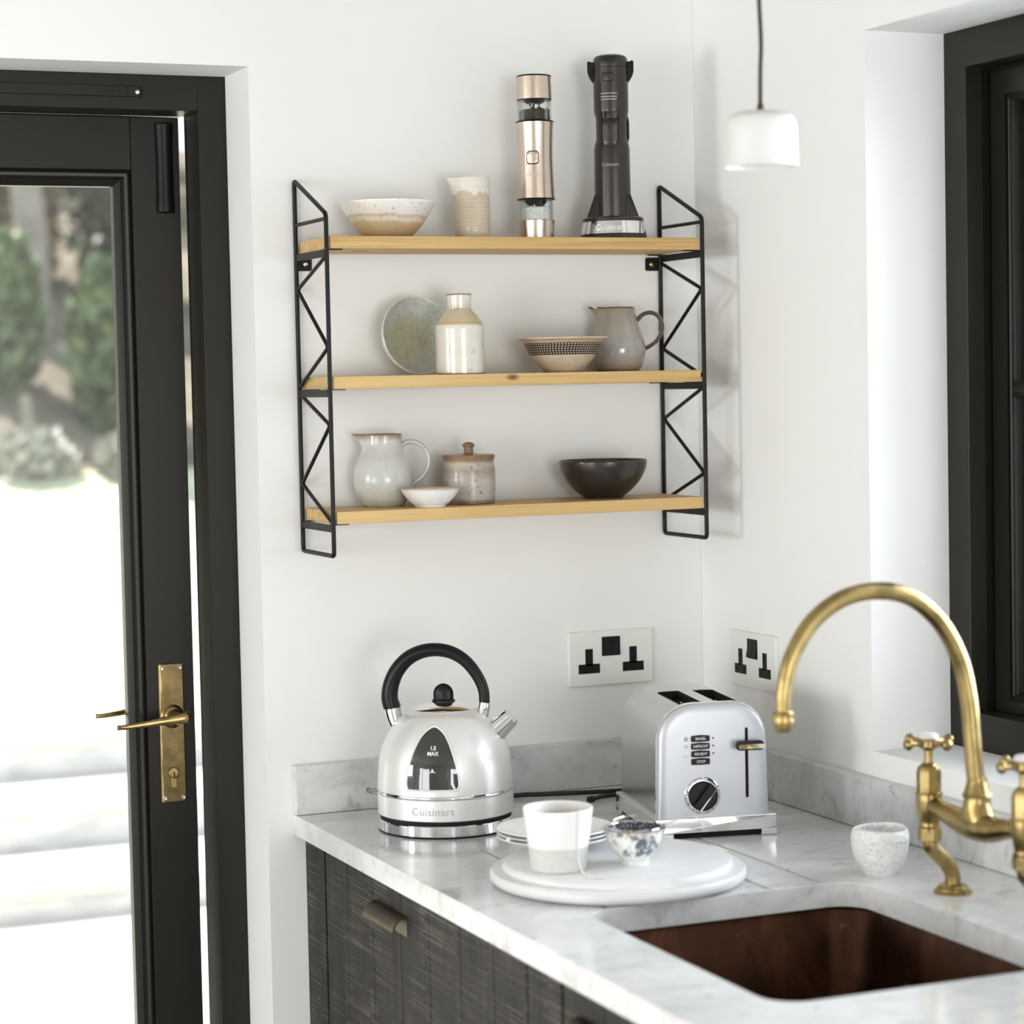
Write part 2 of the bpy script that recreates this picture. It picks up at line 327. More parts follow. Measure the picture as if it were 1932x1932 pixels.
def frame_sweep(x0, x1, z0, z1, prof, plane='xz'):
    """profile = (inset, depth) points swept round a mitred rectangle"""
    mb = MB(); loops = []
    for ins, d in prof:
        pts = [(x0 + ins, z0 + ins), (x1 - ins, z0 + ins), (x1 - ins, z1 - ins), (x0 + ins, z1 - ins)]
        loops.append([(p[0], d, p[1]) if plane == 'xz' else (d, p[0], p[1]) for p in pts])
    loops.append(loops[0]); return mb.loft(loops, False, False)
prof = [(-.0005, LY0 + .012), (.0, LY0 + .006), (.004, LY0 + .003), (.0045, LY0 + .010), (.009, LY0 + .011), (.012, LY0 + .015), (.013, LY0 + .022), (.019, LY0 + .025), (.023, LY0 + .028), (.023, LY1 - .008), (-.0005, LY1 - .008)]
zup(frame_sweep(GX0, GX1, GZ0, GZ1, prof)).build('moulding', FRAME, leaf, smooth=20)
b = MB(); b.box(GX0 + .012, GX1 - .012, .228, .240, GZ0 + .012, GZ1 - .012); zup(b).build('glass_pane', GLASS, leaf, smooth=0)
# restrictor cover at the top of the stile
b = MB(); pr = smooth_prof([(0, -.069), (.013, -.068), (.0145, -.060), (.0135, -.03), (.0135, .03), (.0145, .06), (.0135, .0685), (0, .069)], 3)
b.lathe(pr, 24, (-.8142, LY0, .9815), sy=.9); zup(b).build('latch_cover', BLACKP, leaf)
# handle set
px, pz = -.828, .134
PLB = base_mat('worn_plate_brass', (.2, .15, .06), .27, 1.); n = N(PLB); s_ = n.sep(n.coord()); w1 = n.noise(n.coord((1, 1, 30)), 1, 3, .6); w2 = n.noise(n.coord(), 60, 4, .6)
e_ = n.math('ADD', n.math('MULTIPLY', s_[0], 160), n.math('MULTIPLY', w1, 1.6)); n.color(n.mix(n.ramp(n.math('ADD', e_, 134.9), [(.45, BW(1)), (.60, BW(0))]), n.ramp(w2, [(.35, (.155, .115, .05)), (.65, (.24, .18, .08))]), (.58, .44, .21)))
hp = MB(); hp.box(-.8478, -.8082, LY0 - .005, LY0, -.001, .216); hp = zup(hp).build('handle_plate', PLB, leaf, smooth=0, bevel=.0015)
b = MB()
for sx in (-.8425, -.8135):
    for sz in (.006, .209): b.lathe([(0, -.0008), (.0016, -.0006), (.0024, -.001), (.0033, -.0006), (.0036, .002), (0, .002)], 14, T=Matrix.Translation((sx, LY0 - .006, sz)) @ Matrix.Rotation(-PI / 2, 4, 'X'))
zup(b).build('screw', CHROME, leaf)
def lever(y0, sgn, name):
    q = MB(); q.lathe([(0, 0), (.0185, 0), (.0185, .003), (.0160, .005), (.0150, .007), (.0125, .008), (.0105, .010), (.0098, .016), (.0092, .040), (0, .040)], 28, T=Matrix.Translation((px, y0, pz)) @ Matrix.Rotation(PI / 2 * (1 if sgn < 0 else -1), 4, 'X'))
    yy = y0 + sgn * .040
    path = smooth_path([(px + .015, yy - sgn * .002, pz + .001), (px + .012, yy + sgn * .003, pz + .002), (px, yy + sgn * .004, pz + .001), (px - .03, yy + sgn * .003, pz - .0015), (px - .065, yy, pz - .005), (px - .088, yy - sgn * .001, pz - .0065), (px - .096, yy, pz - .006)], 6)
    q.tube(path, [.0060, .0092, .0092, .0076, .0060, .0048, .0040, .0036, .0042], 14, flat=.62, up=(0, 0, 1)); return zup(q).build(name, OLDBRASS, leaf)
lever(LY0 - .005, -1, 'lever_handle'); lever(LY1 + .005, 1, 'lever_handle')
b = MB(); b.box(-.8478, -.8082, LY1, LY1 + .005, -.001, .216); zup(b).build('handle_plate', OLDBRASS, leaf, smooth=0, bevel=.0015)
b = MB(); T = Matrix.Translation((-.8285, LY0 - .005, .0455)) @ Matrix.Rotation(PI / 2, 4, 'X')
b.lathe([(0, 0), (.0088, 0), (.0088, .005), (.0075, .0062), (0, .0062)], 24, T=T); b.box(-.8331, -.8239, LY0 - .0095, LY0 - .005, .022, .044)
b = zup(b).build('lock_cylinder', OLDBRASS, leaf, bevel=.0008)
b = MB(); b.box(-.8293, -.8277, LY0 - .0119, LY0 - .011, .039, .047); zup(b).build('keyhole', DEEP, leaf, smooth=0)
# vent rail on the door head
b = MB(); b.box(DXL + .1, -.868, DFY - .004, DFY, 1.0795, 1.0955); b.box(-.866, -.868 + .0, DFY - .005, DFY, 1.0785, 1.0965)
v = zup(b).build('trickle_vent', FRAME, door, smooth=0, bevel=.001)
b = MB(); b.lathe([(0, 0), (.0038, 0), (.003, .0015), (0, .002)], 14, T=Matrix.Translation((-.8736, DFY - .004, 1.0868)) @ Matrix.Rotation(PI / 2, 4, 'X')); zup(b).build('screw', CHROME, door)
b = MB(); b.box(-.889, -.8875, DFY - .0055, DFY - .004, 1.081, 1.094)
for k in range(3): b.box(-.925 + k * .011, -.918 + k * .011, DFY - .0045, DFY - .004, 1.083 + .001 * k, 1.0925)
zup(b).build('vent_slide', BLACKP, door, smooth=0)

# window -----------------------------------------------------------
win = bpy.data.objects.new('window_1', None); COL.objects.link(win); win.location = (WFX, -1.13, WZ0); win['kind'] = 'structure'
def wloc(mb): mb.v = [(a - WFX, bb + 1.13, c - WZ0) for a, bb, c in mb.v]; return mb
FI = (-.569, WY1 + .0535, .158, 1.0685)        # frame's inner y0,y1,z0,z1
pf = [(0, WFX), (.053, WFX), (.0535, WFX + .028), (.047, WFX + .028), (.047, WFX + .052), (.07, WFX + .052), (.07, .215), (0, .215)]
o = frame_sweep(WY1, WY0, WZ0, WZ1, [(a * (1 if True else 1), d) for a, d in pf], 'yz'); wloc(o).build('window_frame', FRAME, win, smooth=0, bevel=.001)
sy1, sy0, sz0, sz1 = WY0 - .054, WY1 + .054, WZ0 + .036, 1.0605
pf = [(0, .171), (.034, .171), (.0342, .1755), (.0372, .1755), (.0380, .1730), (.0400, .1720), (.0420, .1730), (.0425, .1775), (.0436, .1795), (.0436, .215), (0, .215)]
sash = wloc(frame_sweep(sy0, sy1, sz0, sz1, pf, 'yz')).build('window_sash', FRAME, win, smooth=15)
ALU = base_mat('spacer_painted_glints', (.6, .6, .58), .4); n = N(ALU); wv_ = n.new('ShaderNodeTexWave', wave_type='BANDS', bands_direction='X'); wv_.inputs['Scale'].default_value = 95; n.link(n.coord(), wv_.inputs[0]); n.color(n.ramp(wv_.outputs[0], [(.35, (.02, .02, .02)), (.6, (.80, .80, .76))]))  # pale and dark bands painted in place of reflections in the rebate
pf = [(.0430, .1845), (.0480, .1845), (.0490, .1865), (.0505, .1845), (.0515, .1870), (.0540, .1870), (.0550, .1975), (.0430, .1975)]
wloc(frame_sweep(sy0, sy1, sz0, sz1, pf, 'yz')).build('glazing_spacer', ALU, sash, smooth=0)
b = MB(); zb = .617; e0, e1 = sy0 + .0415, sy1 - .0415
sec_ = [(.180, zb - .0125), (.176, zb - .009), (.1735, zb - .003), (.1735, zb + .003), (.176, zb + .009), (.180, zb + .0125)]
b.loft([[(x, e0, z) for x, z in sec_], [(x, e1, z) for x, z in sec_]]); b.box(.1745, .18, -1.14, -1.12, sz0 + .042, sz1 - .042)
b.loft([[(x, e0, z) for x, z in [(.185, zb - .011), (.197, zb - .011), (.197, zb + .011), (.185, zb + .011)]], [(x, e1, z) for x, z in [(.185, zb - .011), (.197, zb - .011), (.197, zb + .011), (.185, zb + .011)]]])
wloc(b).build('glazing_bar', FRAME, sash, smooth=0)
for x_ in (.1802, .1980):
    b = MB(); b.box(x_, x_ + .004, sy0 + .043, sy1 - .043, sz0 + .043, sz1 - .043); wloc(b).build('glass_pane', GLASS, sash, smooth=0)
# unseen windows; the front one is added as an opening for the fill
for nm, bx in (('window_2', [(-6.36, -6.3, -.35, -5.3, -.82, 1.05)]), ('added_window_3', [(-3.05, -.35, -7.18, -7.12, -.82, 1.0)])):
    b = MB(); x0, x1, y0, y1, z0, z1 = bx[0]; y0, y1 = min(y0, y1), max(y0, y1)
    if x1 - x0 < .1:
        for k in range(4): yy = y0 + (y1 - y0 - .06) * k / 3; b.box(x0, x1, yy, yy + .06, z0, z1)
        for z in (z0, z1 - .06): b.box(x0, x1, y0, y1, z, z + .06)
    else:
        for k in range(4): xx = x0 + (x1 - x0 - .06) * k / 3; b.box(xx, xx + .06, y0, y1, z0, z1)
        for z in (z0, z1 - .06): b.box(x0, x1, y0, y1, z, z + .06)
    struct(b.build(nm, FRAME, smooth=0))

# ------------------------------------------------------------------ worktop, upstands, cabinets, sink
CW, CT = .6976, .0308
def slab_with_holes(outer, through, blind, z0, z1, bd):
    bm = bmesh.new()
    def ring(pts, z): 
        v = [bm.verts.new((x, y, z)) for x, y in pts]; return v, [bm.edges.new((v[i], v[(i + 1) % len(v)])) for i in range(len(v))]
    def wall(a, c):
        for i in range(len(a)): bm.faces.new((a[i], a[(i + 1) % len(a)], c[(i + 1) % len(a)], c[i]))
    te, be = [], []; ov, oe = ring(outer, z1); uv, ue = ring(outer, z0); te += oe; be += ue; wall(uv, ov)
    for h in through: a, e = ring(h, z1); c, e2 = ring(h, z0); te += e; be += e2; wall(a, c)
    for h in blind:
        a, e = ring(h, z1); te += e; c, _ = ring(h, z1 - bd); wall(a, c); bm.faces.new(c)
    bmesh.ops.triangle_fill(bm, use_beauty=True, edges=te); bmesh.ops.triangle_fill(bm, use_beauty=True, edges=be)
    bmesh.ops.recalc_face_normals(bm, faces=bm.faces); me = bpy.data.meshes.new('worktop'); bm.to_mesh(me); bm.free(); return me
SX0, SX1, SY0, SY1 = -.587, -.205, -1.281, -.801
grooves = [rrect(x - .0035, x + .0035, SY1 + .003, -.385, .0034, 3) for x in (-.25, -.325, -.40, -.475, -.55)]
me = slab_with_holes([(-CW, 0), (-CW, -2.9), (0, -2.9), (0, 0)], [rrect(SX0, SX1, SY0, SY1, .042, 8)], grooves, -CT, 0, .004)
me.materials.append(MARBLE); wt = bpy.data.objects.new('worktop', me); COL.objects.link(wt)
bv = wt.modifiers.new('b', 'BEVEL'); bv.width = .0025; bv.segments = 3; bv.limit_method = 'ANGLE'; bv.angle_limit = math.radians(50)
tag(wt, 'white and grey marble worktop with routed draining grooves and a sink cut-out', 'worktop')
b = MB(); b.box(-CW, 0, -.02, 0, .0004, .0742); tag(b.build('upstand', SPLASH, smooth=0, bevel=.0015), 'low grey marble upstand along the back wall behind the kettle', 'upstand')
b = MB(); b.box(-.0195, 0, -2.9, -.0205, .0004, .0742); tag(b.build('upstand', SPLASH, smooth=0, bevel=.0015), 'long marble upstand under the window behind the tap', 'upstand')

def basin():
    mb = MB(); L = []
    def ring(ins, z, r): return [(x, y, z) for x, y in rrect(SX0 - .012 + ins, SX1 + .012 - ins, SY0 - .012 + ins, SY1 + .012 - ins, r, 8)]
    L = [ring(-.02, -CT - .0005, .06), ring(0, -CT - .0005, .05), ring(.004, -CT - .006, .048), ring(.010, -.18, .045), ring(.016, -.205, .042), ring(.032, -.225, .035), ring(.06, -.232, .03), ring(.12, -.235, .02)]
    out = [ring(.12, -.238, .02), ring(.03, -.235, .035), ring(.002, -.19, .047), ring(-.006, -.04, .05), ring(-.02, -CT - .004, .06)]
    mb.loft(L + out, False, False); n = len(L[0]); mb.f.append(tuple(range(7 * n, 8 * n))); mb.f.append(tuple(reversed(range(8 * n, 9 * n))))
    mb.f += [((12) * n + k, (12) * n + (k + 1) % n, (k + 1) % n, k) for k in range(n)]; return mb
sink = thing('sink', 'undermounted aged copper sink set in the marble worktop', 'sink', ((SX0 + SX1) / 2, (SY0 + SY1) / 2, -.238))
mb = basin(); mb.v = [(a - sink.location.x, c - sink.location.y, d + .238) for a, c, d in mb.v]; mb.build('basin', COPPER, sink, smooth=50)
b = MB(); b.lathe([(0, .004), (.02, .004), (.042, .0065), (.045, .0035), (0, .0032)], 32); b.build('drain', DARKBRASS, sink)

FXC = -.6785                                  # face of the cabinet doors
def cabinet(y0, y1, stile, label, handle_y, hidden_end):
    yc = (y0 + y1) / 2; t = thing('base_cabinet', label, 'cabinet', (-.34, yc, BOT), group='dark wood base cabinets')
    def loc(mb): mb.v = [(a + .34, c - yc, d - BOT) for a, c, d in mb.v]; return mb
    z1 = -CT - .0006
    b = MB(); b.box(-.655, -.025, y1 + .001, y1 + .019, -.8, -.26); b.box(-.655, -.025, y0 - .019, y0 - .001, -.8, -.26 if y0 < -.1 else z1)
    b.box(-.655, -.025, y1 + .019, y0 - .019, -.82, -.8); b.box(-.04, -.025, y1 + .019, y0 - .019, -.8, -.26); b.box(-.62, -.05, y1 + .01, y0 - .01, BOT, -.82)
    loc(b).build('carcass', SAWN, t, smooth=0)
    b = MB(); b.box(FXC, -.655, y0 - stile + .002, y0 - .0005, BOT + .1, z1); loc(b).build('stile', SAWN, t, smooth=0, bevel=.001)
    b = MB(); d0, d1 = y0 - stile - .005, y1 + .0015; k = d0; n = 0; b.box(FXC + .006, -.657, d1, d0, BOT + .1, z1 - .001)
    edges = [d0] + [e for e in (-.19, -.30, -.4125, -.52, -.63, -.74) if d1 < e < d0] if y0 > -.5 else [d0] + [d0 - .11 * i for i in range(1, 9) if d0 - .11 * i > d1 + .02]
    edges.append(d1)
    for a, c in zip(edges, edges[1:]): b.box(FXC, FXC + .0075, a - .0008, c + .0008, BOT + .1, z1 - .001)
    dr = loc(b).build('cabinet_door', SAWN, t, smooth=0, bevel=.0008)
    # folded finger pull: plate curving out and down
    L = []; hw = .060
    for yy in (handle_y + hw, handle_y - hw):
        pts = []
        cz = -.089
        for rad in (.020, .0175):
            arc = [(FXC - .001 - rad * 1.05 * math.sin(a), cz + rad * math.cos(a)) for a in [PI * .5 * i / 8 for i in range(9)]]
            pts += arc if rad > .019 else arc[::-1]
        L.append([(x, yy, z) for x, z in pts])
    b = MB(); b.loft(L); b.box(FXC - .0012, FXC - .0002, handle_y - hw, handle_y + hw, -.0975, -.0685); loc(b).build('pull_handle', DARKBRASS, dr, smooth=30)
    return t
cabinet(0, -.8445, .090, 'dark sawn-wood base cabinet against the back wall with bronze pull', -.380, False)
cabinet(-.8455, -1.9, .098, 'dark sawn-wood base cabinet below the sink nearer the camera', -1.055, True)

# ------------------------------------------------------------------ wall shelf
XL, XR, YF, YB = -.6712, -.0665, -.148, -.0045
shelf = thing('wall_shelf', 'wall-hung black wire-bracket shelf unit with three pine boards', 'shelf', (-.369, 0, .3962))
def sl(mb): mb.v = [(a + .369, bb, c - .3962) for a, bb, c in mb.v]; return mb
for z, nm in ((.8565, 'top'), (.655, 'mid'), (.460, 'low')):
    b = MB(); b.box(XL + .0055, XR - .0055, YF + .0, YB - .001, z - .018, z); sl(b).build('shelf_board', PINE, shelf, smooth=0, bevel=.001)
def wire(pts, rad=.0031): return pts
def bracket(x, inn, left):
    b = MB(); R = .0034; T = lambda p, q, rr=R: b.tube([p, q], rr, 10)
    def fil(pts, rad=.007, n=4):
        out = [Vector(pts[0])]
        for i in range(1, len(pts) - 1):
            p = Vector(pts[i]); a = (Vector(pts[i - 1]) - p).normalized(); c = (Vector(pts[i + 1]) - p).normalized()
            for k in range(n + 1): t = k / n; out.append((p + a * rad) * (1 - t) ** 2 + p * 2 * t * (1 - t) + (p + c * rad) * t * t)
        out.append(Vector(pts[-1])); return out
    P = lambda y, z: (x, y, z)
    b.tube(fil([P(YB, .42), P(YB, .947), P(YF, .888), P(YF, .3962), P(YB, .3962), P(YB, .43)]), R, 10)
    T(P(YB, .881), P(YF, .881), .0028)
    for z in (.836, .6345, .4395): b.box(x - .0016, x + .0016, YB, YF, z - .009, z + .0015)
    if left: zz = [(YF, .828), (YB, .785), (YF, .697), (YB, .641)], [(YB, .630), (YF, .585), (YB, .497), (YF, .4435)]
    else: zz = [(YB, .825), (YF, .779), (YB, .690), (YF, .6455)], [(YF, .628), (YB, .579), (YF, .496), (YB, .450)]
    for q in zz:
        s = (YF - YB) * .022
        b.tube(fil([P(y + (.0035 if y == YF else -.0035), z) for y, z in q], .008), .0029, 10)
    for z in (.836, .6345, .4395):
        for yy in (YF + .006, YB - .018): b.box(min(x, x + inn * .026), max(x, x + inn * .026), yy, yy + .012, z + .0008, z + .0022)
    br = sl(b).build('bracket', BLACKM, shelf, smooth=50)
    b = MB(); b.prism([(px_, pz_) for px_, pz_ in rrect(min(x, x + inn * .025), max(x, x + inn * .025), .8135, .8345, .003, 3)], -.0022, -.0003, 'y'); sl(b).build('fixing_tab', BLACKM, br, smooth=0)
    b = MB(); b.lathe([(0, 0), (.0042, 0), (.0036, .0016), (.0018, .0022), (.0014, .0012), (0, .0012)], 16, T=Matrix.Translation((x + inn * .0145, -.0022, .824)) @ Matrix.Rotation(PI / 2, 4, 'X')); sl(b).build('screw', CHROME if left else OLDBRASS, br)
bracket(XL, 1, True); bracket(XR, -1, False)

# ------------------------------------------------------------------ things on the shelf (turned to face as in the photo)
RV = -.40
def pot(prof, n=4, inner=None): return smooth_prof(prof, n)
def spout(amt, lift, width, ztop, zfrom, ang=PI):
    def fn(p, a, r, z):
        d = abs((a - ang + PI) % (2 * PI) - PI); k = max(0, 1 - d / width); k = k * k * (3 - 2 * k); t = max(0, (z - zfrom) / (ztop - zfrom)); t = t * t
        q = 1 + amt * k * t / max(r, .01); return (p[0] * q, p[1] * (1 - .25 * k * t), p[2] + lift * k * t)
    return fn
Z1, Z2, Z3 = .8567, .6552, .4602
# top
C1 = m_ceramic('cream_over_tan_glaze', [(0, (.46, .32, .20)), (.40, (.56, .42, .25)), (.50, (.76, .70, .60)), (.60, (.60, .50, .35)), (.66, (.78, .74, .68)), (1., (.83, .80, .75))], .5, (.16, .09, .04), 170, .35, h=.053, blotch=.25)
o = MB().lathe(pot([(0, .003), (.026, .001), (.031, 0), (.034, .002), (.042, .010), (.054, .024), (.064, .040), (.0705, .052), (.0690, .0535), (.060, .040), (.045, .020), (.025, .010), (0, .008)]), 64).build('ceramic_bowl', C1)
o.location = (-.5505, -.0745, Z1); tag(o, 'cream flared bowl with bare tan foot on the top shelf', 'bowl')
C2 = m_rings('ribbed_tan_glaze', (.45, .35, .22), (.74, .68, .58), 130)
t = thing('ceramic_jug', 'tall narrow ribbed tan and white pourer on the top shelf', 'jug', (-.4165, -.078, Z1), RV)
MB().lathe([(0, 0), (.0255, 0), (.0265, .002), (.0262, .02), (.0266, .045), (.0262, .07), (.0268, .090), (.0262, .0915), (.0252, .090), (.0245, .05), (.0245, .006), (0, .005)], 64, fn=spout(.013, .001, .55, .0915, .062)).build('body', C2, t)
def ringm(b, r, z, t=.0012): b.lathe([(r - t, z - t), (r + t * .8, z - t), (r + t * .8, z + t), (r - t, z + t), (r - t, z - t)], 48); return b
# pepper and salt mill
t = thing('spice_mill', 'champagne metal double-ended salt and pepper mill on the top shelf', 'spice mill', (-.3118, -.078, Z1), RV + .05)
MB().lathe([(0, 0), (.0255, 0), (.0262, .001), (.0276, .0285), (.0, .0285)], 48).build('bottom_cap', CHAMP, t, smooth=25)
MB().lathe([(.0262, .0285), (.0267, .0287), (.0262, .0595), (.0245, .0595), (.0245, .03), (.0262, .0285)], 40).build('salt_chamber', THIN, t)
CR = m_noise('sea_salt', (.78, .78, .75), (.9, .9, .88), 200, .5, .6); PC = m_noise('peppercorns', (.02, .016, .012), (.10, .07, .045), 160, .6, .8)
random.seed(3)
def grains(r, z0, z1, n, s):
    b = MB()
    b.lathe([(0, z0), (r - .001, z0), (r - .001, z1 - .002), (r * .6, z1), (0, z1 + .001)], 24)
    for k in range(n):
        a = random.random() * 2 * PI; q = r * math.sqrt(random.random()) if random.random() < .4 else r - s * .8; b.sphere((q * math.cos(a), q * math.sin(a), z0 + random.random() * (z1 - z0) + s * .3), s, 8, 5)
    return b
grains(.0236, .0295, .050, 60, .0012).build('salt', CR, t)
b = MB(); b.lathe([(0, .0500), (.012, .052), (.020, .0597), (.0287, .0597), (.0291, .0607), (.0287, .0617), (0, .0617)], 48); b.build('collar', BLACKP, t)
b = MB(); b.lathe([(0, .2445), (.0262, .2445), (.0266, .2452), (.0255, .2468), (0, .2478)], 48); b.build('top_rim', BLACKP, t)
b = MB(); b.lathe([(0, .2045), (.012, .2050), (.019, .2097), (.0262, .2097), (.0262, .2108), (0, .2108)], 40); b.build('collar', BLACKP, t)
b = MB(); b.lathe([(0, .1760), (.0286, .1760), (.0290, .1770), (.0286, .1780), (.026, .179), (0, .179)], 48); b.build('collar', BLACKP, t)
MB().lathe(smooth_prof([(.0284, .0617), (.0276, .08), (.0266, .11), (.0264, .13), (.0272, .155), (.0284, .1765)], 5), 64).build('body', CHAMP, t)
b = MB()
for k in range(3): a = k * 2.1; b.tube([(.008 * math.cos(a), .008 * math.sin(a), .040), (.010 * math.cos(a + .3), .010 * math.sin(a + .3), .0595)], .0025, 8)
b.sphere((0, 0, .0445), .0085, 12, 8); b.build('grinder', CHROME, t)
b = MB()
for k in range(3): a = k * 2.1; b.tube([(.002 * math.cos(a), .002 * math.sin(a), .188), (.012 * math.cos(a + .3), .012 * math.sin(a + .3), .2095)], .002, 8)
b.tube([(0, 0, .179), (0, 0, .2095)], .003, 10); b.build('grinder', CHROME, t)
MB().lathe([(.0255, .179), (.0262, .179), (.0264, .2097), (.0247, .2097), (.0247, .179), (.0255, .179)], 40).build('pepper_chamber', THIN, t)
grains(.0236, .180, .1965, 90, .0019).build('peppercorns', PC, t)
MB().lathe([(0, .2108), (.0268, .2108), (.0268, .213), (.0258, .2445), (0, .2445)], 48).build('top_cap', CHAMP, t, smooth=25)
def curved_pad(rad, phi, z0, w_, h_, out, rr, mat, name, parent, n=9):
    """a small rounded button wrapped on a vertical cylinder, front = -y"""
    pts = rrect(-w_ / 2, w_ / 2, -h_ / 2, h_ / 2, rr, 5); b = MB(); L = []
    for o_, sc in ((-.001, 1), (out * .6, 1), (out, .93)):
        L.append([((rad + o_) * math.sin(phi + x * sc / rad), -(rad + o_) * math.cos(phi + x * sc / rad), z0 + y * sc) for x, y in pts])
    for o_, sc in ((out, .6), (out, .25)): L.append([((rad + o_) * math.sin(phi + x * sc / rad), -(rad + o_) * math.cos(phi + x * sc / rad), z0 + y * sc) for x, y in pts])
    b.loft(L); return b.build(name, mat, parent, smooth=40)
curved_pad(.0266, -.22, .1218, .0192, .0205, .0008, .005, BLACKP, 'button_surround', t)
curved_pad(.0266, -.22, .1218, .0170, .0182, .0014, .0045, CHAMP, 'button', t)
text('lettering', 'Cuisinart', .0062, EMB, t, on_cyl(.0266, -.14, .0965, .0004))
# cordless stick blender on its charging stand
t = thing('stick_blender', 'dark gunmetal cordless stick blender standing in its charging base', 'blender', (-.1835, -.0785, Z1), RV - .05)
def ell(r, z): return (r, z)
MB().lathe([(0, 0), (.0515, 0), (.0525, .001), (.0508, .0085), (.0, .0085)], 64, sy=.92, ).build('base_foot', GUN, t, smooth=30)
MB().lathe([(.0, .0085), (.0505, .0085), (.0468, .0275), (0, .0275)], 64, sy=.92).build('base_band', CHROME, t, smooth=30)
MB().lathe([(0, .0275), (.0472, .0275), (.0466, .0325), (.044, .0345), (0, .035)], 64, sy=.92).build('base_top', GUN, t, smooth=30)
text('lettering', 'Cuisinart', .0128, TEXTM, t, lambda x, y, z: ((.0487 - y * .19 + .0004 + z) * math.sin(-.08 + x / .047), -.92 * (.0487 - y * .19 + .0006 + z) * math.cos(-.08 + x / .047), .0172 + y), bold=.0003)
b = MB()
for s in (-1, 1): b = MB(); b.loft([[(s * .020, y, .033), (s * .0405, y * .8, .033), (s * .0275, y, .068), (s * .020, y, .068)] for y in (-.018, .018)]); b.build('base_cradle', BLACKP, t, smooth=0)
MB().lathe([(0, .034), (.0275, .034), (.0279, .06), (.0277, .10), (.0274, .1385)] + smooth_prof([(.0272, .1396), (.0262, .146), (.0240, .1540), (.0238, .165), (.0238, .176), (.0242, .1875), (.0262, .194), (.0266, .200)], 4) + [(.0268, .22), (.0266, .2615), (.0261, .262), (.0261, .2625), (.0266, .263), (.0268, .267), (.0262, .275), (.024, .279), (.019, .2815), (0, .283)], 64).build('body', GUN, t, smooth=30)
for s in (-1, 1): b = MB(); b.loft([[(s * .024, y, .243), (s * .0272, y, .240), (s * .0325, y, .2480), (s * .0355, y, .2560), (s * .0355, y, .2715), (s * .0330, y, .2735), (s * .0300, y, .2715), (s * .024, y, .2715)] for y in (-.006, .006)]); b.build('whisk_latch', BLACKP, t, smooth=0, bevel=.001)
MB().tube([(.0225, .002, .148), (.0245, .002, .156), (.0245, .002, .180), (.0225, .002, .190)], .0028, 8).build('back_grip', BLACKP, t)
curved_pad(.0268, -.16, .2465, .0175, .0130, .0006, .002, BLACKP, 'lock_button_surround', t); curved_pad(.0268, -.16, .2465, .0158, .0112, .0011, .0015, GUN, 'lock_button', t)
curved_pad(.0250, -.08, .168, .0270, .0575, .0012, .006, BLACKP, 'switch_surround', t); curved_pad(.0254, -.08, .1615, .0225, .0405, .0022, .0045, GUN, 'power_button', t); curved_pad(.0254, -.08, .1895, .0225, .0115, .0020, .002, GUN, 'speed_slide', t)
curved_pad(.0254, -.32, .1895, .003, .0105, .0030, .0008, DEEP, 'slide_slot', t)
b = MB()
for k, (z, wd) in enumerate(((.2215, .026), (.2165, .026), (.2125, .024))):
    L = [[((.0268 + q) * math.sin(-.12 + x), -(.0268 + q) * math.cos(-.12 + x), z + dz) for q, dz in ((0, -.0007), (.0005, -.0007), (.0005, .0007), (0, .0007))] for x in [(i / 8 - .5) * wd / .0268 for i in range(9)]]; b.loft(L)
b.build('printed_stripes', LGREY, t, smooth=0)
text('lettering', 'Cuisinart', .0075, LGREY, t, on_cyl(.0276, -.1, .1135, .0003))
# middle shelf
C3 = base_mat('speckled_grey_green_glaze', (.5, .5, .45), .4, coat=.15); n = N(C3); s_ = n.sep(n.coord()); sp_ = n.noise(n.coord(), 260, 3, .6); bl_ = n.noise(n.coord(), 22, 3, .5)
rad_ = n.math('SQRT', n.math('ADD', n.math('MULTIPLY', s_[0], s_[0]), n.math('MULTIPLY', s_[1], s_[1]))); rr_ = n.math('ADD', n.math('MULTIPLY', rad_, 16), n.math('MULTIPLY', n.math('SUBTRACT', bl_, .5), .5))
c_ = n.ramp(rr_, [(.35, (.42, .40, .28)), (.66, (.50, .51, .42)), (.80, (.58, .60, .56)), (.93, (.64, .66, .63)), (.97, (.76, .75, .70))]); n.color(n.mix(.75, c_, n.ramp(sp_, [(.40, BW(.72)), (.52, BW(1.0))]), 'MULTIPLY'))
o = MB().lathe(pot([(0, .002), (.024, 0), (.026, .002), (.040, .012), (.053, .026), (.060, .042), (.0605, .0455), (.0585, .0455), (.052, .030), (.036, .015), (.018, .0085), (0, .008)]), 64).build('ceramic_bowl', C3)
tl = math.radians(11); ax = Vector((math.sin(.12) * math.cos(tl), -math.cos(.12) * math.cos(tl), math.sin(tl))); rot = ax.to_track_quat('Z', 'Y')
o.rotation_mode = 'QUATERNION'; o.rotation_quaternion = rot; o.location = (-.5035, -.0105, Z2 + .0605 * math.cos(tl) - .0455 * math.sin(tl) + .0002)
tag(o, 'speckled grey-green bowl tipped up on its side against the wall behind the bottle', 'bowl')
C4 = m_ceramic('stoneware_bottle_glaze', [(0, (.30, .22, .12)), (.025, (.74, .70, .60)), (.60, (.76, .73, .64)), (.625, (.56, .43, .24)), (.66, (.60, .50, .33)), (.80, (.62, .55, .40)), (.86, (.72, .68, .58)), (.975, (.76, .73, .66)), (.985, (.34, .24, .12))], .35, (.20, .14, .05), 95, .22, h=.119, coat=.6, blotch=.015)
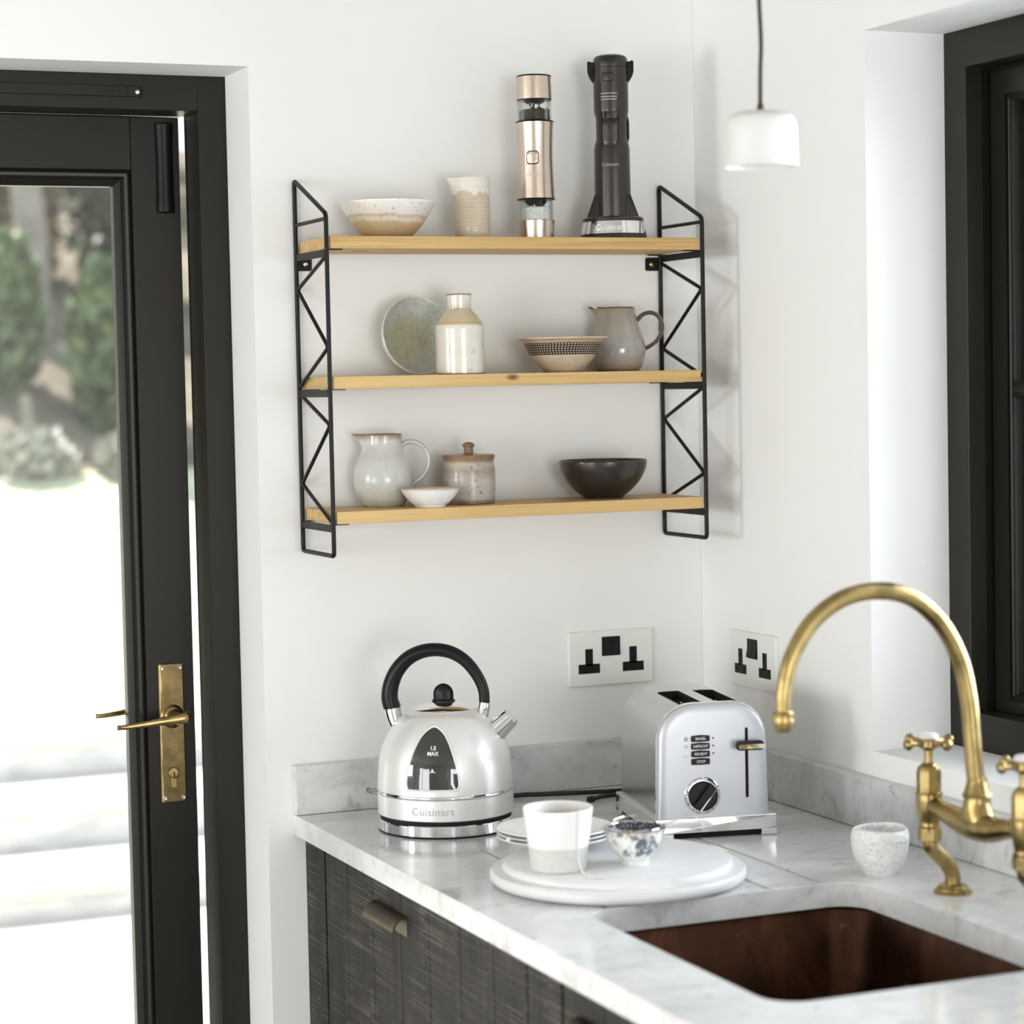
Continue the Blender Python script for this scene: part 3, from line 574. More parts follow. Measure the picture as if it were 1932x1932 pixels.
o = MB().lathe([(0, .001), (.0345, 0), (.0362, .0015), (.0365, .01), (.0362, .04), (.0366, .066), (.0366, .0715), (.0350, .0745), (.0345, .0752), (.0285, .085), (.0200, .0945), (.0178, .0975), (.0178, .1), (.0186, .114), (.0190, .1172), (.0180, .119), (.0140, .119), (.0135, .10), (.0125, .09), (0, .088)], 64).build('stoneware_bottle', C4)
o.location = (-.4537, -.109, Z2); tag(o, 'squat cream stoneware bottle with tan shoulder on the middle shelf', 'bottle')
C5 = m_ceramic('speckled_tan_glaze', [(0, (.30, .20, .12)), (.08, (.42, .32, .22)), (.5, (.55, .45, .34)), (.93, (.50, .38, .25)), (1., (.60, .48, .34))], .6, (.16, .09, .04), 200, .4, h=.052)
t = thing('ceramic_bowl', 'tan flared bowl with a black band of cream dashes on the middle shelf', 'bowl', (-.2855, -.108, Z2), RV)
MB().lathe([(0, .002), (.027, .0005), (.029, 0), (.031, .003), (.040, .0125), (.0475, .0225), (.051, .0275), (.0586, .0435), (.0622, .0475), (.0695, .0505), (.0697, .0522), (.068, .0530), (.060, .0485), (.050, .030), (.035, .014), (.02, .0075), (0, .007)], 72).build('body', C5, t, smooth=60)
MB().lathe([(.0506, .0262), (.0517, .0276), (.0594, .0437), (.0590, .0450), (.055, .040), (.0506, .0262)], 96).build('patterned_band', m_dots(), t)
C6 = m_ceramic('grey_lustre_glaze', [(0, (.14, .09, .06)), (.05, (.36, .31, .27)), (.45, (.40, .385, .375)), (.6, (.40, .37, .33)), (.9, (.33, .28, .21)), (.97, (.30, .23, .16)), (.985, (.09, .05, .03))], .2, (.15, .1, .07), 60, .16, h=.0995, coat=.8, blotch=.05)
t = thing('ceramic_jug', 'glossy grey-brown jug with dark rim and loop handle on the middle shelf', 'jug', (-.1678, -.054, Z2), RV)
MB().lathe(smooth_prof([(0, .002), (.030, .0005), (.033, .001), (.0395, .012), (.0435, .030), (.0425, .044), (.0375, .060), (.0315, .078), (.0275, .0965), (.0262, .0995), (.0252, .0965), (.030, .075), (.036, .055), (.039, .035), (.033, .012), (0, .006)], 5), 64, fn=spout(.019, .0015, .75, .0995, .070)).build('body', C6, t)
HB = base_mat('brown_glaze', (.085, .05, .03), .2, coat=.7)
MB().tube(smooth_path([(.030, 0, .078), (.040, 0, .0875), (.052, 0, .090), (.063, 0, .085), (.0695, 0, .072), (.068, 0, .058), (.058, 0, .044), (.043, 0, .0345)], 7), [.0038, .0036, .0034, .0033, .0032, .0032, .0033, .0035], 12, flat=1.7, up=(0, 0, 1)).build('handle', HB, t)
# bottom shelf
C7 = m_ceramic('speckled_white_glaze', [(0, (.16, .09, .05)), (.03, (.50, .46, .40)), (.3, (.56, .56, .53)), (.9, (.62, .62, .59)), (.955, (.42, .36, .27)), (1., (.20, .13, .07))], .55, (.30, .24, .16), 300, .28, h=.108, coat=.4)
t = thing('ceramic_jug', 'round-bellied speckled white jug with loop handle on the bottom shelf', 'jug', (-.5575, -.0480, Z3), RV)
MB().lathe(smooth_prof([(0, .002), (.028, 0), (.0305, .001), (.037, .012), (.0432, .030), (.0442, .046), (.0405, .064), (.033, .080), (.0295, .092), (.0295, .1065), (.0285, .108), (.0275, .106), (.0275, .092), (.031, .08), (.040, .05), (.038, .03), (.028, .008), (0, .006)], 5), 64, fn=spout(.017, .001, .6, .108, .080)).build('body', C7, t)
MB().tube(smooth_path([(.0275, 0, .090), (.036, 0, .0955), (.048, 0, .0955), (.061, 0, .088), (.0685, 0, .074), (.0675, 0, .058), (.058, 0, .043), (.045, 0, .033), (.0405, 0, .024)], 7), [.004, .0038, .0035, .0033, .0032, .0032, .0034, .004], 12, flat=1.8, up=(0, 0, 1)).build('handle', C7, t)
C8 = m_ceramic('soft_white_glaze', [(0, (.62, .55, .46)), (.15, (.80, .79, .76)), (.93, (.82, .81, .79)), (1., (.60, .48, .38))], .0, (.5, .4, .3), 80, .35, h=.0268)
o = MB().lathe(pot([(0, .002), (.0205, .001), (.0225, 0), (.0235, .003), (.030, .008), (.038, .017), (.0435, .0265), (.0425, .0272), (.036, .018), (.025, .0095), (0, .0065)]), 56).build('ceramic_dish', C8)
o.location = (-.5110, -.122, Z3); tag(o, 'small white footed dish on the bottom shelf in front of the jug', 'dish')
C9 = m_ceramic('rustic_jar_glaze', [(0, (.20, .12, .07)), (.08, (.34, .24, .16)), (.12, (.46, .43, .39)), (.5, (.52, .49, .45)), (.68, (.38, .31, .24)), (.82, (.50, .45, .39)), (.9, (.28, .17, .09)), (1., (.24, .15, .08))], .85, (.13, .08, .045), 190, .38, rings=90, h=.074, blotch=.16)
t = thing('lidded_jar', 'squat grey-brown stoneware jar with a knobbed lid on the bottom shelf', 'jar', (-.4262, -.066, Z3), RV)
MB().lathe(smooth_prof([(0, .002), (.035, .0005), (.038, .002), (.0392, .010), (.0398, .030), (.0396, .050), (.0380, .060), (.0378, .064), (.0398, .0715), (.0390, .0735), (.0370, .071), (.0355, .060), (.036, .01), (0, .006)], 4), 64).build('body', C9, t)
l = MB().lathe([(0, .066), (.034, .066), (.0368, .0705), (.036, .0725), (.020, .0745), (.0078, .0755), (.0070, .0770), (.0070, .0850), (.0092, .0862), (.0096, .0880), (.0080, .0905), (.004, .0925), (0, .0930)], 48).build('lid', C9, t)
CD = m_rings('black_metallic_glaze', (.035, .030, .028), (.06, .054, .05), 60, .28); N(CD).b.inputs['Metallic'].default_value = .5
CDm = base_mat('dark_bowl_glaze', (.04, .035, .032), .3, .5, coat=.3); n = N(CDm); wv = n.noise(n.coord((3, 3, 260)), 1, 3, .6); spn = n.noise(n.coord(), 22, 4, .6); n.color(n.ramp(spn, [(.4, (.035, .031, .03)), (.62, (.055, .047, .04)), (.78, (.17, .09, .04))])); n.bump(wv, .25, .0012)
o = MB().lathe(pot([(0, .002), (.029, .001), (.031, 0), (.032, .003), (.044, .0125), (.057, .027), (.0655, .043), (.0680, .0555), (.0672, .0590), (.0655, .0575), (.062, .043), (.050, .026), (.03, .0115), (0, .008)]), 72).build('ceramic_bowl', CDm)
o.location = (-.2075, -.0765, Z3); tag(o, 'dark metallic-black footed bowl on the bottom shelf', 'bowl')

# ------------------------------------------------------------------ double sockets
def socket(loc, rz, label):
    t = thing('wall_socket', label, 'wall socket', loc, rz, 'white double sockets')
    b = MB(); L = []
    for y, ins in ((0, 0), (-.0055, 0), (-.0066, .0012)): L.append([(x, y, z) for x, z in rrect(-.073 + ins, .073 - ins, -.043 + ins, .043 - ins, .003, 3)])
    b.loft(L); b.build('face_plate', PLATEM, t, smooth=30)
    b = MB(); b.loft([[(x, y, z) for x, z in rrect(-.016, .016, .0030, .0335, .001, 2)] for y in (-.0066, -.0072)]); b.build('switch_surround', SOCKB, t, smooth=0)
    for s in (-1, 1):
        b = MB(); x0, x1 = (-.0148, -.0006) if s < 0 else (.0006, .0148)
        b.loft([[(x, -.007, .0042), (x, -.0105, .0046), (x, -.0078, .019), (x, -.0072, .0323), (x, -.0068, .0323)] for x in (x0, x1)]); b.build('rocker_switch', SOCKB, t, smooth=0)
        cx = s * .0385; b = MB(); b.box(cx - .0065, cx + .0065, -.0070, -.0066, -.011, .0155); b.box(cx - .0185, cx + .0185, -.0070, -.0066, -.0235, -.0085); q = b.build('socket_outlet', SOCKB, t, smooth=0)
        b = MB(); b.box(cx - .0022, cx + .0022, -.0072, -.0070, .001, .009)
        for k in (-1, 1): b.box(cx + k * .0112 - .0032, cx + k * .0112 + .0032, -.0072, -.0070, -.0185, -.0138)
        b.build('pin_slot', DEEP, q, smooth=0)
    return t
socket((-.1665, -.0002, .2033), 0, 'white double socket on the back wall behind the toaster')
socket((-.0002, -.179, .2048), -PI / 2, 'white double socket on the right-hand wall beside the tap spout')

# ------------------------------------------------------------------ kettle
t = thing('kettle', 'pearl-silver domed electric kettle with a black arched handle', 'kettle', (-.5313, -.210, .0003), -.40 - .165)
MB().lathe([(0, 0), (.0955, 0), (.0972, .0008), (.0974, .0022), (0, .0022)], 96).build('base_foot', BLACKP, t)
MB().lathe([(0, .0022), (.0968, .0022), (.0974, .003), (.0974, .0168), (.0966, .0178), (0, .0178)], 96).build('power_base', CHROME, t, smooth=30)
MB().lathe([(0, .0178), (.0945, .0178), (.0945, .024), (0, .024)], 96).build('base_gap', DEEP, t)
MB().lathe([(0, .0240), (.0965, .0240), (.0983, .0255), (.0986, .045), (.0986, .0540), (.0978, .0548), (0, .0548)], 96).build('skirt', PEARL, t, smooth=40)
MB().lathe([(.09, .0548), (.0985, .0548), (.0996, .0562), (.0998, .0580), (.0990, .0598), (.09, .0602), (.09, .0548)], 96).build('chrome_ring', CHROME, t)
DP = [(.0983, .0600), (.0978, .075), (.0955, .100), (.0912, .118), (.0855, .1320), (.0780, .1450), (.0690, .1560), (.0590, .1650), (.0500, .1700), (.0462, .1718)]
dome = smooth_prof(DP, 6)
MB().lathe(dome + [(.0455, .1726), (.040, .1720), (0, .172)], 96).build('body', PEARL, t, smooth=60)
def dr_(z):
    for a, b_ in zip(dome, dome[1:]):
        if a[1] <= z <= b_[1]: return a[0] + (b_[0] - a[0]) * (z - a[1]) / (b_[1] - a[1])
    return dome[-1][0]
MB().lathe([(0, .172), (.0446, .1722), (.0452, .1732), (.0440, .1742), (.034, .1785), (.022, .1820), (.012, .1840), (0, .1845)], 72).build('lid', CHROME, t)
k_ = MB(); k_.lathe([(0, .1825), (.0165, .1825), (.0170, .1845), (.0160, .1860), (0, .1865)], 36)
k_.lathe([(0, .185), (.0146, .185), (.0149, .1935)] + [(.0149 * math.cos(a), .1935 + .0155 * math.sin(a)) for a in [PI / 2 * i / 10 for i in range(1, 11)]], 36, sy=.5); k_.build('lid_knob', BLACKP, t, smooth=50)
# body window: an arched triangle wrapped on the dome
def win_pts(scale=1., n=9, z0=.0705, z1=.1550, hw=.0355):
    out = []
    zc = (z0 + z1) / 2
    half = [(.82, 0), (.95, .022), (1., .09), (.965, .26), (.89, .43), (.79, .60), (.655, .77), (.475, .895), (.22, .975)]
    ol = [(a * hw, z0 + b_ * (z1 - z0)) for a, b_ in half] + [(0, z1)] + [(-a * hw, z0 + b_ * (z1 - z0)) for a, b_ in half[::-1]]
    p = smooth_path([(x, z, 0) for x, z in ol] + [(ol[0][0], ol[0][1], 0)], 4)[:-1]
    return [(q.x * scale, zc + (q.y - zc) * scale) for q in p]
def wrapw(pts, off, ph=.0):
    L = []
    for x, z in pts:
        rr = dr_(z) + off; a = ph + x / .0925; L.append((rr * math.sin(a), -rr * math.cos(a), z + off * .5))
    return L
fr = [win_pts(1.085), win_pts(1.07), win_pts(1.035), win_pts(1.0)]
b = MB(); b.loft([wrapw(fr[0], -.001), wrapw(fr[1], .0010), wrapw(fr[2], .0016), wrapw(fr[3], .0004)], False, False); b.build('window_surround', WHITEP, t, smooth=60)
b = MB(); b.loft([wrapw(win_pts(s_), .0005) for s_ in (1.01, .85, .7, .55, .4, .25, .1)], False, True); b.build('body_window', PANE, t, smooth=80)
text('level_marks', '1.5\nMAX', .0075, LINT, t, lambda x, y, z: wrapw([(x + .001, .124 + y)], .0009 + z)[0], bold=.0002)
b = MB(); b.loft([wrapw([(.001 - .0045, .0945), (.001 + .0045, .0945), (.001 + .0045, .0952), (.001 - .0045, .0952)], q) for q in (.0006, .0009)]); b.loft([wrapw([(-.001, .0956), (.003, .0956), (.0015, .0995), (.0, .0995)], q) for q in (.0006, .0009)]); b.build('level_line', LINT, t, smooth=0)
text('lettering', 'Cuisinart', .0155, EMB, t, on_cyl(.0986, .0, .0385, .0002), spacing=1.08)
# handle
hp_ = smooth_path([(-.0755, 0, .1725), (-.0795, 0, .1865), (-.0775, 0, .2050), (-.0690, 0, .2255), (-.0540, 0, .2430), (-.0345, 0, .2540), (-.0105, 0, .2580), (.0140, 0, .2535), (.0350, 0, .2400), (.0510, 0, .2190), (.0590, 0, .1990), (.0600, 0, .1810)], 7)
MB().tube(hp_, [.0125, .0122, .0118, .0112, .0106, .0100, .0096, .0090, .0084, .0080, .0078], 20, flat=1.15, up=(1, 0, 0)).build('handle', BLACKP, t)
b = MB(); b.tube(smooth_path([(-.0755, 0, .1735), (-.0735, 0, .1620), (-.0690, 0, .1500), (-.0650, 0, .146)], 5), [.0128, .0122, .0118, .0112], 20, flat=1.15, up=(1, 0, 0)); b.build('handle_post', CHROME, t)
b = MB(); b.tube(smooth_path([(.0600, 0, .1820), (.0590, 0, .1740), (.0565, 0, .1620), (.0555, 0, .158)], 5), [.0082, .0088, .0090, .0088], 20, flat=1.15, up=(1, 0, 0)); b.build('handle_post', CHROME, t)
d = Vector((.8, 0, .62)).normalized(); p0 = Vector((.062, 0, .128)); p1 = Vector((.0985, 0, .1615))
b = MB(); q = (p1 - p0).normalized(); b.tube([p0, p0 + q * .02, p1, p1 + q * .0008, p1 - q * .001, p0 + q * .02], [.0185, .0168, .0138, .0128, .0122, .0125], 32); b.build('spout', CHROME, t, smooth=35)
b = MB(); b.tube([p1 - q * .004, p1 - q * .003], .0122, 24); b.build('spout_mouth', DEEP, t)
b = MB(); b.tube(smooth_path([(-.095, 0, .0510), (-.108, 0, .0512), (-.1165, 0, .0530)], 4), [.0045, .0042, .0035], 12, flat=1.8, up=(0, 0, 1)); b.build('switch_lever', m_glass('pale_plastic', (.8, .82, .84), 1.), t)

# ------------------------------------------------------------------ toaster
t = thing('toaster', 'brushed silver two-slice toaster with browning dial and lever', 'toaster', (-.3125, -.450, .0002), math.radians(-12.3))
x0, x1, zt = .0045, .1665, .1885
def section(ins=0., lean=.0025, n=8, r_=.050, z0=.029, zt=zt):
    a0, a1 = x0 + ins, x1 - ins; z2 = zt - ins; r_ = max(.012, r_ - ins); pts = [(a1, z0), (a1 - lean * .4, z0 + .04), (a1 - lean, z2 - r_)]
    rr = r_
    for k in range(1, n + 1): a = PI / 2 * k / n; pts.append((a1 - lean - rr + rr * math.cos(a), z2 - r_ + r_ * math.sin(a) ** 1.0))
    for k in range(0, n): a = PI / 2 + PI / 2 * k / n; pts.append((a0 + lean + rr + rr * math.cos(a), z2 - r_ + r_ * math.sin(a)))
    pts += [(a0 + lean, z2 - r_), (a0 + lean * .4, z0 + .04), (a0, z0)]; return pts
# shell with two bread slots cut through the top
sl1, sl2, ya, yb = (.0430, .0745), (.0945, .1260), .020, .148
b = MB(); sec = section()
b.loft([[(x, y, z) for x, z in sec] for y in (.0155, .2230)], False, False)
b.loft([[(x, .2230, z) for x, z in section(0)], [(x, .2300, z) for x, z in section(.006)], [(x, .2330, z) for x, z in section(.016)]], False, True)
shell = b.build('shell', STEEL, t, smooth=30)
cut = MB()
for s_ in (sl1, sl2): cut.box(s_[0], s_[1], ya, yb, .06, .25)
# slots are sunk by a boolean with a throw-away cutter applied in mesh form
cu_o = cut.build('cutter', DEEP, None, smooth=0); shell.data = shell.data
sol = shell.modifiers.new('solid', 'SOLIDIFY'); sol.thickness = .0015; sol.offset = -1
bo = shell.modifiers.new('slots', 'BOOLEAN'); bo.operation = 'DIFFERENCE'; bo.object = cu_o; bo.solver = 'EXACT'
cu_o.parent = t; bpy.context.view_layer.update()
me2 = bpy.data.meshes.new_from_object(shell.evaluated_get(bpy.context.evaluated_depsgraph_get())); shell.modifiers.clear(); shell.data = me2; bpy.data.objects.remove(cu_o)
me2.shade_smooth(); me2.set_sharp_from_angle(angle=math.radians(30))
b = MB()
for s_ in (sl1, sl2):                          # dark wells with rims
    L = [[(x, y, z) for x, y in rrect(s_[0] + i, s_[1] - i, ya + i, yb - i, .003, 3)] for i, z in ((.0002, .1878), (.0006, .1870), (.0012, .08))]; b.loft(L, False, True)
b.build('bread_slot', DEEP, t, smooth=0)
b = MB()
for s_ in (sl1, sl2):
    for k in range(7):
        yy = ya + .012 + k * .017
        for xx in (s_[0] + .006, s_[1] - .006): b.tube([(xx, yy, .10), (xx, yy, .178)], .0009, 6)
    b.tube([(s_[0] + .006, ya + .008, .176), (s_[0] + .006, yb - .008, .176)], .0012, 6); b.tube([(s_[1] - .006, ya + .008, .176), (s_[1] - .006, yb - .008, .176)], .0012, 6)
b.build('bread_guard', CHROME, t)
# chrome seam and pillowed front
b = MB(); b.loft([[(x, y, z) for x, z in section(i)] for i, y in ((-.0008, .0155), (-.0012, .0145), (-.0012, .0125), (-.0006, .0115))], True, True); b.build('front_trim', CHROME, t, smooth=40)
L = [[(x, y, z) for x, z in section(i, z0=.029)] for i, y in ((0, .0115), (.0002, .0075), (.0018, .0040), (.0048, .0018), (.010, .0004), (.0165, .0))]
b = MB(); b.loft(L, False, True); front = b.build('front_panel', PEARLF, t, smooth=60)
b = MB(); b.box(-.0012, .1752, -.0040, .2360, .0092, .0300); b.box(-.0012, .026, -.0040, .030, .0, .0092); b.box(.152, .1752, -.0040, .030, 0, .0092); b.box(-.0012, .026, .205, .236, 0, .0092); b.box(.152, .1752, .205, .236, 0, .0092)
b.build('plinth', CHROME, t, smooth=0, bevel=.0016)
b = MB(); b.box(.004, .170, .004, .228, .0015, .0095); b.build('underside', DEEP, t, smooth=0)
b = MB()
for i in range(4):
    z = .1402 - i * .01075; b = MB(); pts = [(.0535, z - .0042), (.0665, z - .0046), (.0795, z - .0042), (.0800, z), (.0795, z + .0040), (.0665, z + .0050), (.0535, z + .0040), (.0530, z)]
    b.prism(pts, -.0022, .0005, 'y'); q = b.build('function_button', BLACKP, front, smooth=0, bevel=.0006)
    text('button_lettering', ('BAGEL', 'DEFROST', 'REHEAT', 'STOP')[i], .0052, LINT, q, lambda x, y, zz, z=z: (.0668 + x, -.0024 - zz, z + y))
    if i < 3:
        b = MB(); b.lathe([(0, 0), (.0014, 0), (.0012, .0005), (0, .0006)], 12, T=Matrix.Translation((.0852, .0001, z)) @ Matrix.Rotation(PI / 2, 4, 'X')); b.build('indicator_light', BLACKP, front)
b = MB()
z = .1402; b.prism([(.0425, z - .003), (.0495, z - .003), (.0475, z + .003), (.0445, z + .003)], -.0003, .0001, 'y')
z -= .01075; 
for k in range(3):
    a = k * PI / 3; dx, dz = .0032 * math.cos(a), .0032 * math.sin(a); nx, nz = -dz * .12, dx * .12
    b.prism([(.046 - dx + nx, z - dz + nz), (.046 - dx - nx, z - dz - nz), (.046 + dx - nx, z + dz - nz), (.046 + dx + nx, z + dz + nz)], -.0003, .0001, 'y')
z -= .01075; b.prism([(.0425, z - .0035), (.0495, z - .0035), (.0495, z - .0028), (.0425, z - .0028)], -.0003, .0001, 'y'); b.box(.0425, .0430, -.0003, .0001, z - .003, z); b.box(.0490, .0495, -.0003, .0001, z - .003, z)
b.build('printed_icons', LGREY, front, smooth=0)
TD = Matrix.Translation((.0683, 0, .0600)) @ Matrix.Rotation(PI / 2, 4, 'X')
b = MB(); b.lathe([(0, 0), (.0262, 0), (.0262, .0012), (.0245, .0028), (.0215, .0032), (0, .0032)], 56, T=TD); dial = b.build('browning_dial', CHROME, front, smooth=40)
b = MB(); b.lathe([(0, .003), (.0208, .003), (.0208, .007), (.0198, .0082), (0, .0084)], 48, T=TD)
ang = math.radians(52); R2 = TD @ Matrix.Rotation(ang, 4, 'Z')
b.add(*(lambda m_: (m_.v, m_.f))(MB().box(-.0200, .0200, -.0058, .0052, .008, .0165)), T=R2); b.build('dial_knob', BLACKP, dial, smooth=30, bevel=.001)
b = MB(); b.add(*(lambda m_: (m_.v, m_.f))(MB().box(-.0195, .0200, -.0086, -.0056, .0083, .0135)), T=R2); b.build('dial_pointer', CHROME, dial, smooth=0, bevel=.0004)
b = MB()
for k in range(14):
    a = math.radians(-30 - k * 24); b.add(*(lambda m_: (m_.v, m_.f))(MB().box(.0222, .0250, -.0004, .0004, .0028, .0033)), T=TD @ Matrix.Rotation(a, 4, 'Z'))
b.build('dial_tick_marks', BLACKP, dial, smooth=0)
for k, ch in enumerate('123456'):
    a = math.radians(-70 - k * 42); text('dial_number', ch, .0032, BLACKP, dial, lambda x, y, zz, a=a: (.0683 + .0236 * math.cos(a) + x, -.0034 - zz, .0600 + .0236 * math.sin(a) + y))
b = MB(); b.prism(rrect(.1312, .1355, .0540, .1528, .0021, 4), -.0004, .0008, 'y'); b.build('lever_slot', DEEP, front, smooth=0)
b = MB(); b.loft([[(x, y, z) for x, z in rrect(.1135, .1530, .1235, .1365, .005, 5)] for y in (-.012, -.0215)]); b.loft([[(x, y, z) for x, z in rrect(.1305, .1362, .1262, .1338, .001, 2)] for y in (.002, -.013)]); lv = b.build('lever', BLACKP, front, smooth=0, bevel=.001)
b = MB(); b.loft([[(x, y, z) for x, z in rrect(.1160, .1535, .1258, .1322, .0028, 4)] for y in (-.0218, -.0228)]); b.build('lever_strip', CHROME, lv, smooth=0)

# cords
b = MB(); b.tube(smooth_path([(-.47, -.125, .010), (-.44, -.085, .0045), (-.395, -.055, .0045), (-.3437, -.044, .0045), (-.306, -.056, .0045), (-.25, -.0715, .0045), (-.20, -.082, .0045), (-.15, -.09, .0045), (-.10, -.11, .0045), (-.06, -.15, .0045)], 8), .0036, 10)
tag(b.build('power_cord', CORD), 'black flex lying along the upstand behind the kettle', 'power cord')
b = MB(); b.tube(smooth_path([(-.15, -.238, .012), (-.150, -.19, .0055), (-.165, -.142, .0045), (-.205, -.1185, .0045), (-.235, -.1185, .0050), (-.2505, -.1245, .0045), (-.2600, -.1300, .0045)], 8), .0034, 10); b.tube([(-.2600, -.1300, .0045), (-.2680, -.1340, .0045)], .0052, 10)
tag(b.build('power_cord', CORD), 'short black flex with its end curled beside the toaster', 'power cord')

# ------------------------------------------------------------------ board, mug, bowl, plates
o = MB().lathe([(0, .0012), (.150, .0012), (.160, .0022), (.1640, .006), (.1648, .010), (.1642, .0145), (.1620, .0178), (.1500, .0188), (.1482, .0196), (.1476, .0220), (.1462, .0258), (.1425, .0282), (0, .0283)], 128).build('serving_board', BOARDM, smooth=50)
o.location = (-.468, -.6545, 0); tag(o, 'round white marble serving board with a stepped rim by the sink', 'serving board')
ZB = .0284
MUGM = base_mat('matt_white_clay', (.86, .855, .84), .5); n = N(MUGM); s_ = n.sep(n.coord()); kk = n.noise(n.coord(), 70, 4, .6)
n.color(n.mix(n.ramp(n.math('MULTIPLY', s_[2], 10), [(.305, BW(0)), (.312, BW(1))]), n.ramp(kk, [(.3, (.60, .59, .56)), (.7, (.68, .67, .64))]), (.87, .865, .85)))
t = thing('mug', 'handleless white mug with bare grey base and a teabag string', 'mug', (-.5625, -.681, ZB), RV)
MB().lathe([(0, .001), (.032, 0), (.0345, .001), (.0352, .004), (.0440, .0755), (.0443, .0782), (.0432, .0790), (.0420, .0775), (.0335, .008), (.030, .005), (0, .004)], 72).build('body', MUGM, t, smooth=50)
MB().lathe([(0, .0660), (.0405, .0660), (.0405, .0655), (0, .0655)], 40).build('tea', base_mat('tea', (.42, .30, .20), .1), t)
def ms(x, z, off=.0009):
    rr = .0352 + (.0440 - .0352) * (z - .004) / .0715 + off; return (x, -math.sqrt(max(rr * rr - x * x, 0)), z)
b = MB(); b.tube(smooth_path([(.0215, -.010, .068), (.0262, -.0335, .0785), (.0262, -.0372, .0788), ms(.0255, .073), ms(.0245, .05), ms(.0235, .03), ms(.0245, .015), (.030, -.038, .0015), (.0375, -.052, .0012)], 7), .0009, 8); sg = b.build('teabag_string', WHITEP, t)
b = MB(); b.box(-.012, .012, -.008, .008, 0, .0006, T=Matrix.Translation((.046, -.0575, .0007)) @ Matrix.Rotation(-.15, 4, 'Z')); b.build('teabag_tag', WHITEP, t, smooth=0)
BWm = m_bluewhite()
t = thing('tea_bowl', 'small blue and white patterned tea bowl on the marble board', 'bowl', (-.4640, -.698, ZB), RV)
MB().lathe(smooth_prof([(0, .003), (.0155, .0022), (.0170, 0), (.0180, .0005), (.0180, .006), (.0205, .0085), (.0285, .0180), (.0355, .0320), (.0398, .0455), (.0392, .0465)], 4) + [(.0385, .0460), (.0343, .0315)], 64, caps=False).build('body', BWm, t, smooth=60)
MB().lathe([(.0384, .0459), (.0343, .0315), (.0275, .018), (.018, .0105), (0, .0085)], 56, caps=False).build('inside_glaze', m_lace(), t)
MB().lathe([(.0386, .0461), (.0401, .0452), (.0402, .0462), (.0393, .0471), (.0386, .0461)], 64).build('rim_line', base_mat('brown_rim', (.45, .36, .28), .4), t)
t = thing('tea_strainer', 'wire tea strainer resting in the blue and white tea bowl', 'strainer', (-.4640, -.698, ZB + .0475), RV)
hemi = MB(); V = []; F = []; ns, nr = 40, 12
hemi.lathe([(.0335 * math.cos(PI / 2 * i / nr * .97), -.026 * math.sin(PI / 2 * i / nr * .97)) for i in range(nr + 1)], ns, caps=False)
mo = hemi.build('mesh_basket', BLACKM, t, smooth=0); wf = mo.modifiers.new('w', 'WIREFRAME'); wf.thickness = .0008; wf.use_even_offset = False
b = MB(); b.tube([(.0345 * math.cos(a), .0345 * math.sin(a), 0) for a in [2 * PI * i / 40 for i in range(40)]], .0011, 8, closed=True)
b.tube(smooth_path([(.034, -.006, .0), (.045, -.008, .004), (.058, -.009, .0105), (.070, -.009, .0135), (.078, -.009, .0125), (.084, -.010, .006), (.086, -.010, .001)], 5), .0010, 8); b.tube(smooth_path([(.034, .006, .0), (.045, .002, .004), (.058, -.005, .0105), (.070, -.009, .0135)], 5), .0010, 8)
b.tube(smooth_path([(-.030, .017, .0), (-.024, .030, .0035), (-.012, .044, .0045), (.004, .052, .0045)], 5), .0010, 8)
b.build('wire_handle', CHROME, t)
SA = base_mat('white_saucer_glaze', (.82, .82, .80), .25, coat=.3)
def saucer(z, label, spn=False):
    o = MB().lathe([(0, .001), (.034, .001), (.036, 0), (.038, .0015), (.050, .0055), (.066, .0105), (.0770, .0160), (.0765, .0172), (.064, .0125), (.048, .0078), (.036, .0048), (0, .0045)], 72).build('saucer', SA, smooth=60)
    o.location = (-.5085, -.548, z); return tag(o, label, 'saucer', 'stacked white saucers')
saucer(ZB, 'lowest white saucer of the stack behind the mug'); saucer(ZB + .0052, 'middle white saucer of the stack behind the mug'); saucer(ZB + .0104, 'top white saucer of the stack behind the mug holding a spoon')
t = thing('teaspoon', 'silver teaspoon resting on the saucers behind the mug', 'spoon', (-.5085, -.548, ZB + .0176), RV)
b = MB(); b.tube(smooth_path([(-.060, -.036, -.001), (-.045, -.032, -.0022), (-.015, -.022, -.0030), (.012, -.010, -.0060)], 6), [.0045, .0030, .0022, .0022, .0022], 12, flat=1.2); b.sphere((-.060, -.036, -.001), .0052); b.build('stem', CHROME, t)
b = MB(); b.lathe([(.012 * math.cos(a), -.004 * math.sin(a)) for a in [PI / 2 * i / 6 for i in range(7)]] + [(.0, -.0034)] + [(.0112, 0), (.012, 0)], 24, sx=1.5, c=(.028, -.003, -.0035)); b.build('spoon_bowl', CHROME, t)
